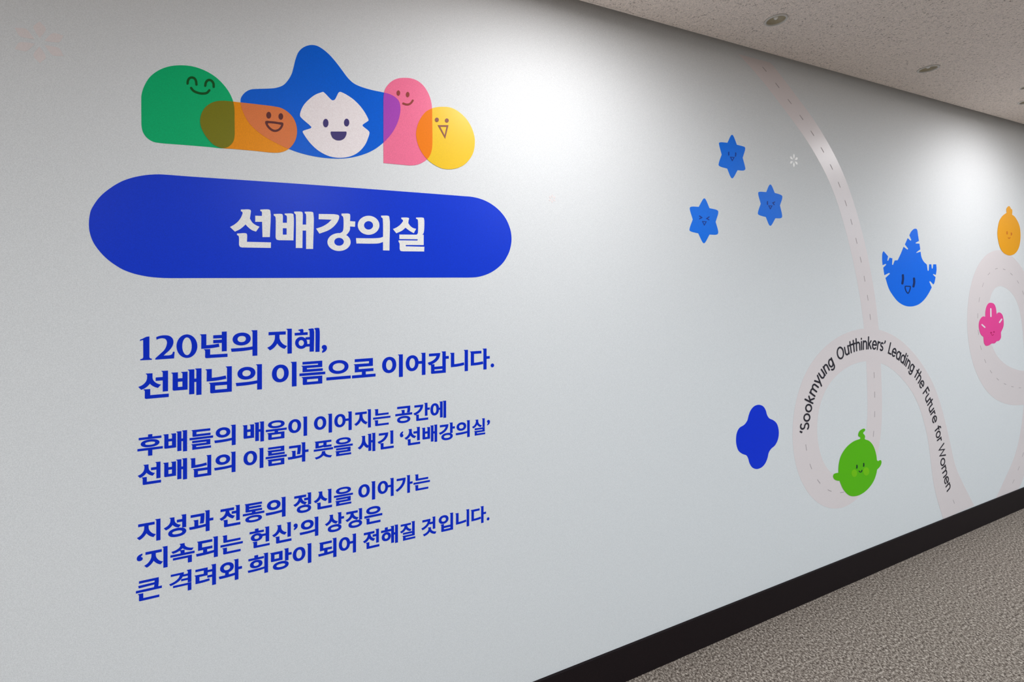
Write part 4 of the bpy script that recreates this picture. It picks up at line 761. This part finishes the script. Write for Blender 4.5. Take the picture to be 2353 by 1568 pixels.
m_st = vinyl('star_blue', 4, 100, 206, wall=195); m_sd = vinyl('star_ink', 12, 48, 130, wall=195)
for pts, eyes, mth, lab in stars:
    lp = PZ(ST, pts)
    t = thing('star_sticker', cen(lp), lab, 'wall graphic', 'blue smiling stars')
    part('body', t, [[lp]], 1, m_st)
    for e_ in eyes: part('eye', t, SW(ST, e_, 13, False, 1), 2, m_sd)
    part('mouth', t, SW(ST, mth, 9, True, 1), 2, m_sd)

# ---------------------------------------------------------------- snowflakes of six petals
def petals(frame, cx, cy, ri, ro, wd, m, lab, root_name='snowflake_sticker', sy=1.35, mid=.62):
    q0 = toW(*Z(*frame, [(cx, cy)])[0]); t = thing(root_name, q0, lab, 'wall graphic')
    for k in range(6):
        a = math.radians(90 + 60 * k)
        pts = [(ri, 0), (ri + (ro - ri) * .35, wd * .36), (ri + (ro - ri) * mid, wd * .5), (ro, 0), (ri + (ro - ri) * mid, -wd * .5), (ri + (ro - ri) * .35, -wd * .36)]
        lp = [(q0[0] + (p[0] * math.cos(a) - p[1] * math.sin(a)), q0[1] + (p[0] * math.sin(a) + p[1] * math.cos(a))) for p in smooth([(pts[0][0], pts[0][1], 1)] + pts[1:3] + [(pts[3][0], pts[3][1], 1)] + pts[4:])]
        part('petal', t, [[lp]], 1, m)
petals(ST, 1428, 427, .007, .031, .012, mat('vinyl_ivory', (.95, .92, .89), .36, .9), 'tiny ivory snowflake of six petals right of the stars')
m_fa = mat('vinyl_faint_pink', (.83, .745, .73), .45, .4, .05, 500); 
petals((0, 40, 13.067), 1190, 745, .010, .048, .021, m_fa, 'faint pink snowflake of six petals in the top left corner of the wall')
petals((1100, 380, 5.883), 993, 452, .003, .015, .007, m_fa, 'very faint small cream snowflake right of the banner')

# ---------------------------------------------------------------- navy clover
CL = (1660, 900, 5.2275)
lp = PZ(CL, [(440, 160), (488, 178), (518, 222), (536, 282), (562, 322), (610, 345), (650, 382), (671, 440), (677, 505), (665, 580), (630, 648), (582, 692), (556, 735), (541, 800), (510, 870), (465, 915), (410, 932), (360, 915), (325, 862), (307, 800), (287, 768), (240, 750), (195, 715), (170, 650), (163, 580), (174, 495), (205, 437), (262, 400), (298, 350), (315, 288), (340, 225), (385, 175)])
t = thing('clover_sticker', cen(lp), 'plain deep blue four-lobed blob low on the wall, left of the curved lettering', 'wall graphic')
part('body', t, [[lp]], 1, vinyl('navy', 0, 44, 186, wall=195))

# ---------------------------------------------------------------- blue leaf-crowned figure
LF = (1990, 500, 3.92)
lp = PZ(LF, [(428, 106), (440, 101), (457, 106), (468, 160), (476, 212, 1), (448, 226, 1), (446, 234, 1), (481, 236, 1), (488, 288, 1), (455, 312, 1), (452, 320, 1), (491, 308, 1), (500, 360), (520, 398), (548, 425, 1), (555, 480, 1), (564, 480, 1), (568, 422, 1), (588, 422, 1), (592, 460, 1), (600, 460, 1), (605, 422, 1), (632, 422, 1), (635, 470), (628, 518, 1), (606, 508, 1), (603, 516, 1), (626, 538, 1), (615, 590), (606, 604, 1), (576, 572, 1), (570, 580, 1), (592, 630, 1), (560, 690), (520, 745), (470, 785), (410, 802), (350, 795), (290, 760), (240, 700), (205, 640), (175, 545, 1), (215, 507, 1), (209, 499, 1), (165, 520, 1), (155, 452, 1), (183, 424, 1), (176, 418, 1), (149, 430, 1), (145, 380), (148, 320), (158, 303, 1), (198, 350, 1), (191, 388, 1), (199, 391, 1), (212, 362, 1), (237, 368, 1), (234, 425, 1), (243, 427, 1), (258, 388, 1), (285, 385, 1), (312, 328), (338, 264, 1), (372, 290, 1), (380, 282, 1), (350, 243, 1), (375, 186, 1), (401, 210, 1), (408, 202, 1), (390, 160, 1), (408, 125)])
t = thing('leaf_figure_sticker', cen(lp), 'blue figure with a slashed leaf-like crown of three points and an open smile', 'wall graphic')
part('body', t, [[lp]], 1, vinyl('leaf_blue', 0, 104, 226, wall=212))
m_i = vinyl('ink_blue', 14, 40, 100, wall=212)
part('eye', t, SW(LF, [(331, 520), (332, 555), (326, 595)], 19), 2, m_i); part('eye', t, SW(LF, [(431, 550), (433, 585), (426, 622)], 19), 2, m_i)
part('mouth', t, SW(LF, [(352, 621), (376, 620), (398, 622), (393, 655), (377, 684), (358, 660)], 9, True, 2), 2, m_i)

# ---------------------------------------------------------------- green sprout figure
GF = (1780, 1000, 7.129)
def c7(pts): return [((1660 + p[0] / 5.2275 - 1780) * 7.129, (900 + p[1] / 5.2275 - 1000) * 7.129) + tuple(p[2:]) for p in pts]
gp = [(1480, 72, 1), (1540, 94), (1590, 142), (1625, 205), (1650, 280), (1664, 345), (1671, 410, 1), (1690, 428), (1712, 416), (1735, 412), (1747, 440), (1737, 488), (1712, 528), (1675, 566, 1), (1660, 640), (1625, 740), (1570, 830), (1480, 925), (1380, 985), (1290, 1004), (1220, 990), (1160, 940), (1110, 870), (1060, 750, 1), (1020, 747), (975, 725), (955, 682), (965, 645), (990, 628), (1042, 618, 1), (1043, 535), (1055, 440), (1085, 340), (1140, 245), (1210, 165), (1300, 100), (1392, 66, 1)]
gp += c7([(1658, 560), (1650, 548), (1633, 538), (1630, 515), (1638, 488), (1655, 466), (1680, 451), (1700, 446), (1712, 456), (1708, 474), (1692, 488), (1688, 502), (1706, 524), (1711, 545), (1706, 566, 1)])
lp = PZ(GF, gp)
t = thing('sprout_figure_sticker', cen(lp), 'bright green round figure with a curled sprout, under the curved lettering', 'wall graphic')
part('body', t, [[lp]], 3, vinyl('leaf_green', 78, 164, 0, wall=196))
m_ch = vinyl('cheek_green', 104, 174, 4, wall=196); m_i = vinyl('ink_green', 8, 48, 34, wall=196)
for a in ((1300, 625, 46, 62), (1495, 595, 50, 68)): part('cheek', t, EW(GF, *a), 4, m_ch)
part('eye', t, SW(GF, [(1342, 496), (1343, 518), (1340, 540)], 20), 5, m_i); part('eye', t, SW(GF, [(1453, 465), (1455, 488), (1452, 510)], 19), 5, m_i)
part('mouth', t, SW(GF, [(1378, 588), (1390, 603), (1404, 606), (1418, 596), (1425, 576)], 14), 5, m_i)

# ---------------------------------------------------------------- orange bulb and pink flower at the right edge
BF = (2180, 440, 6.03)
lp = PZ(BF, [(833, 204), (848, 218), (858, 240), (874, 252), (878, 285), (874, 322, 1), (912, 352), (950, 412), (978, 482), (990, 560), (991, 650), (975, 760), (940, 835), (900, 872), (850, 888), (800, 878), (750, 845), (710, 780), (685, 690), (672, 590), (679, 500), (700, 410), (740, 343), (801, 295, 1), (796, 265), (800, 235), (815, 215)])
t = thing('fruit_figure_sticker', cen(lp), 'orange oval figure with a little stalk and a faint face, at the right edge', 'wall graphic')
part('body', t, [[lp]], 3, vinyl('amber', 255, 160, 0, wall=218))
m_i = vinyl('ink_amber', 206, 112, 10, wall=218)
part('eye', t, SW(BF, [(804, 560), (804, 575), (805, 590)], 17), 4, m_i); part('eye', t, SW(BF, [(861, 578), (866, 590), (862, 604)], 17), 4, m_i)
part('mouth', t, SW(BF, [(820, 640), (826, 650), (833, 654), (840, 650), (846, 638)], 10), 4, m_i)
PF = (2180, 560, 3.919)
lp = PZ(PF, [(378, 533), (405, 543), (422, 578), (430, 640, 1), (440, 624), (458, 621), (480, 640), (492, 690), (491, 745), (468, 800, 1), (468, 848), (452, 874), (430, 880, 1), (412, 898), (384, 900, 1), (360, 917), (335, 921), (318, 900), (311, 840, 1), (290, 822), (273, 775), (270, 720), (284, 678), (308, 656), (328, 660, 1), (329, 615), (340, 565), (358, 538)])
t = thing('flower_figure_sticker', cen(lp), 'hot pink five-petal flower figure with white dashes, near the right edge', 'wall graphic')
part('body', t, [[lp]], 3, vinyl('hot_pink', 240, 66, 142, wall=208))
m_i = vinyl('ink_magenta', 176, 20, 90, wall=208); m_d = vinyl('petal_white', 240, 214, 218, wall=208)
for pts in ([(376, 588), (377, 656)], [(297, 731), (322, 754)], [(455, 710), (474, 682)]): part('petal_line', t, SW(PF, pts, 12, False, 1), 4, m_d, 'white line')
for a in ((379, 803, 7, 8), (405, 796, 6, 7)): part('eye', t, EW(PF, *a), 4, m_i)
part('mouth', t, SW(PF, [(383, 818), (392, 827), (401, 818)], 5), 4, m_i)
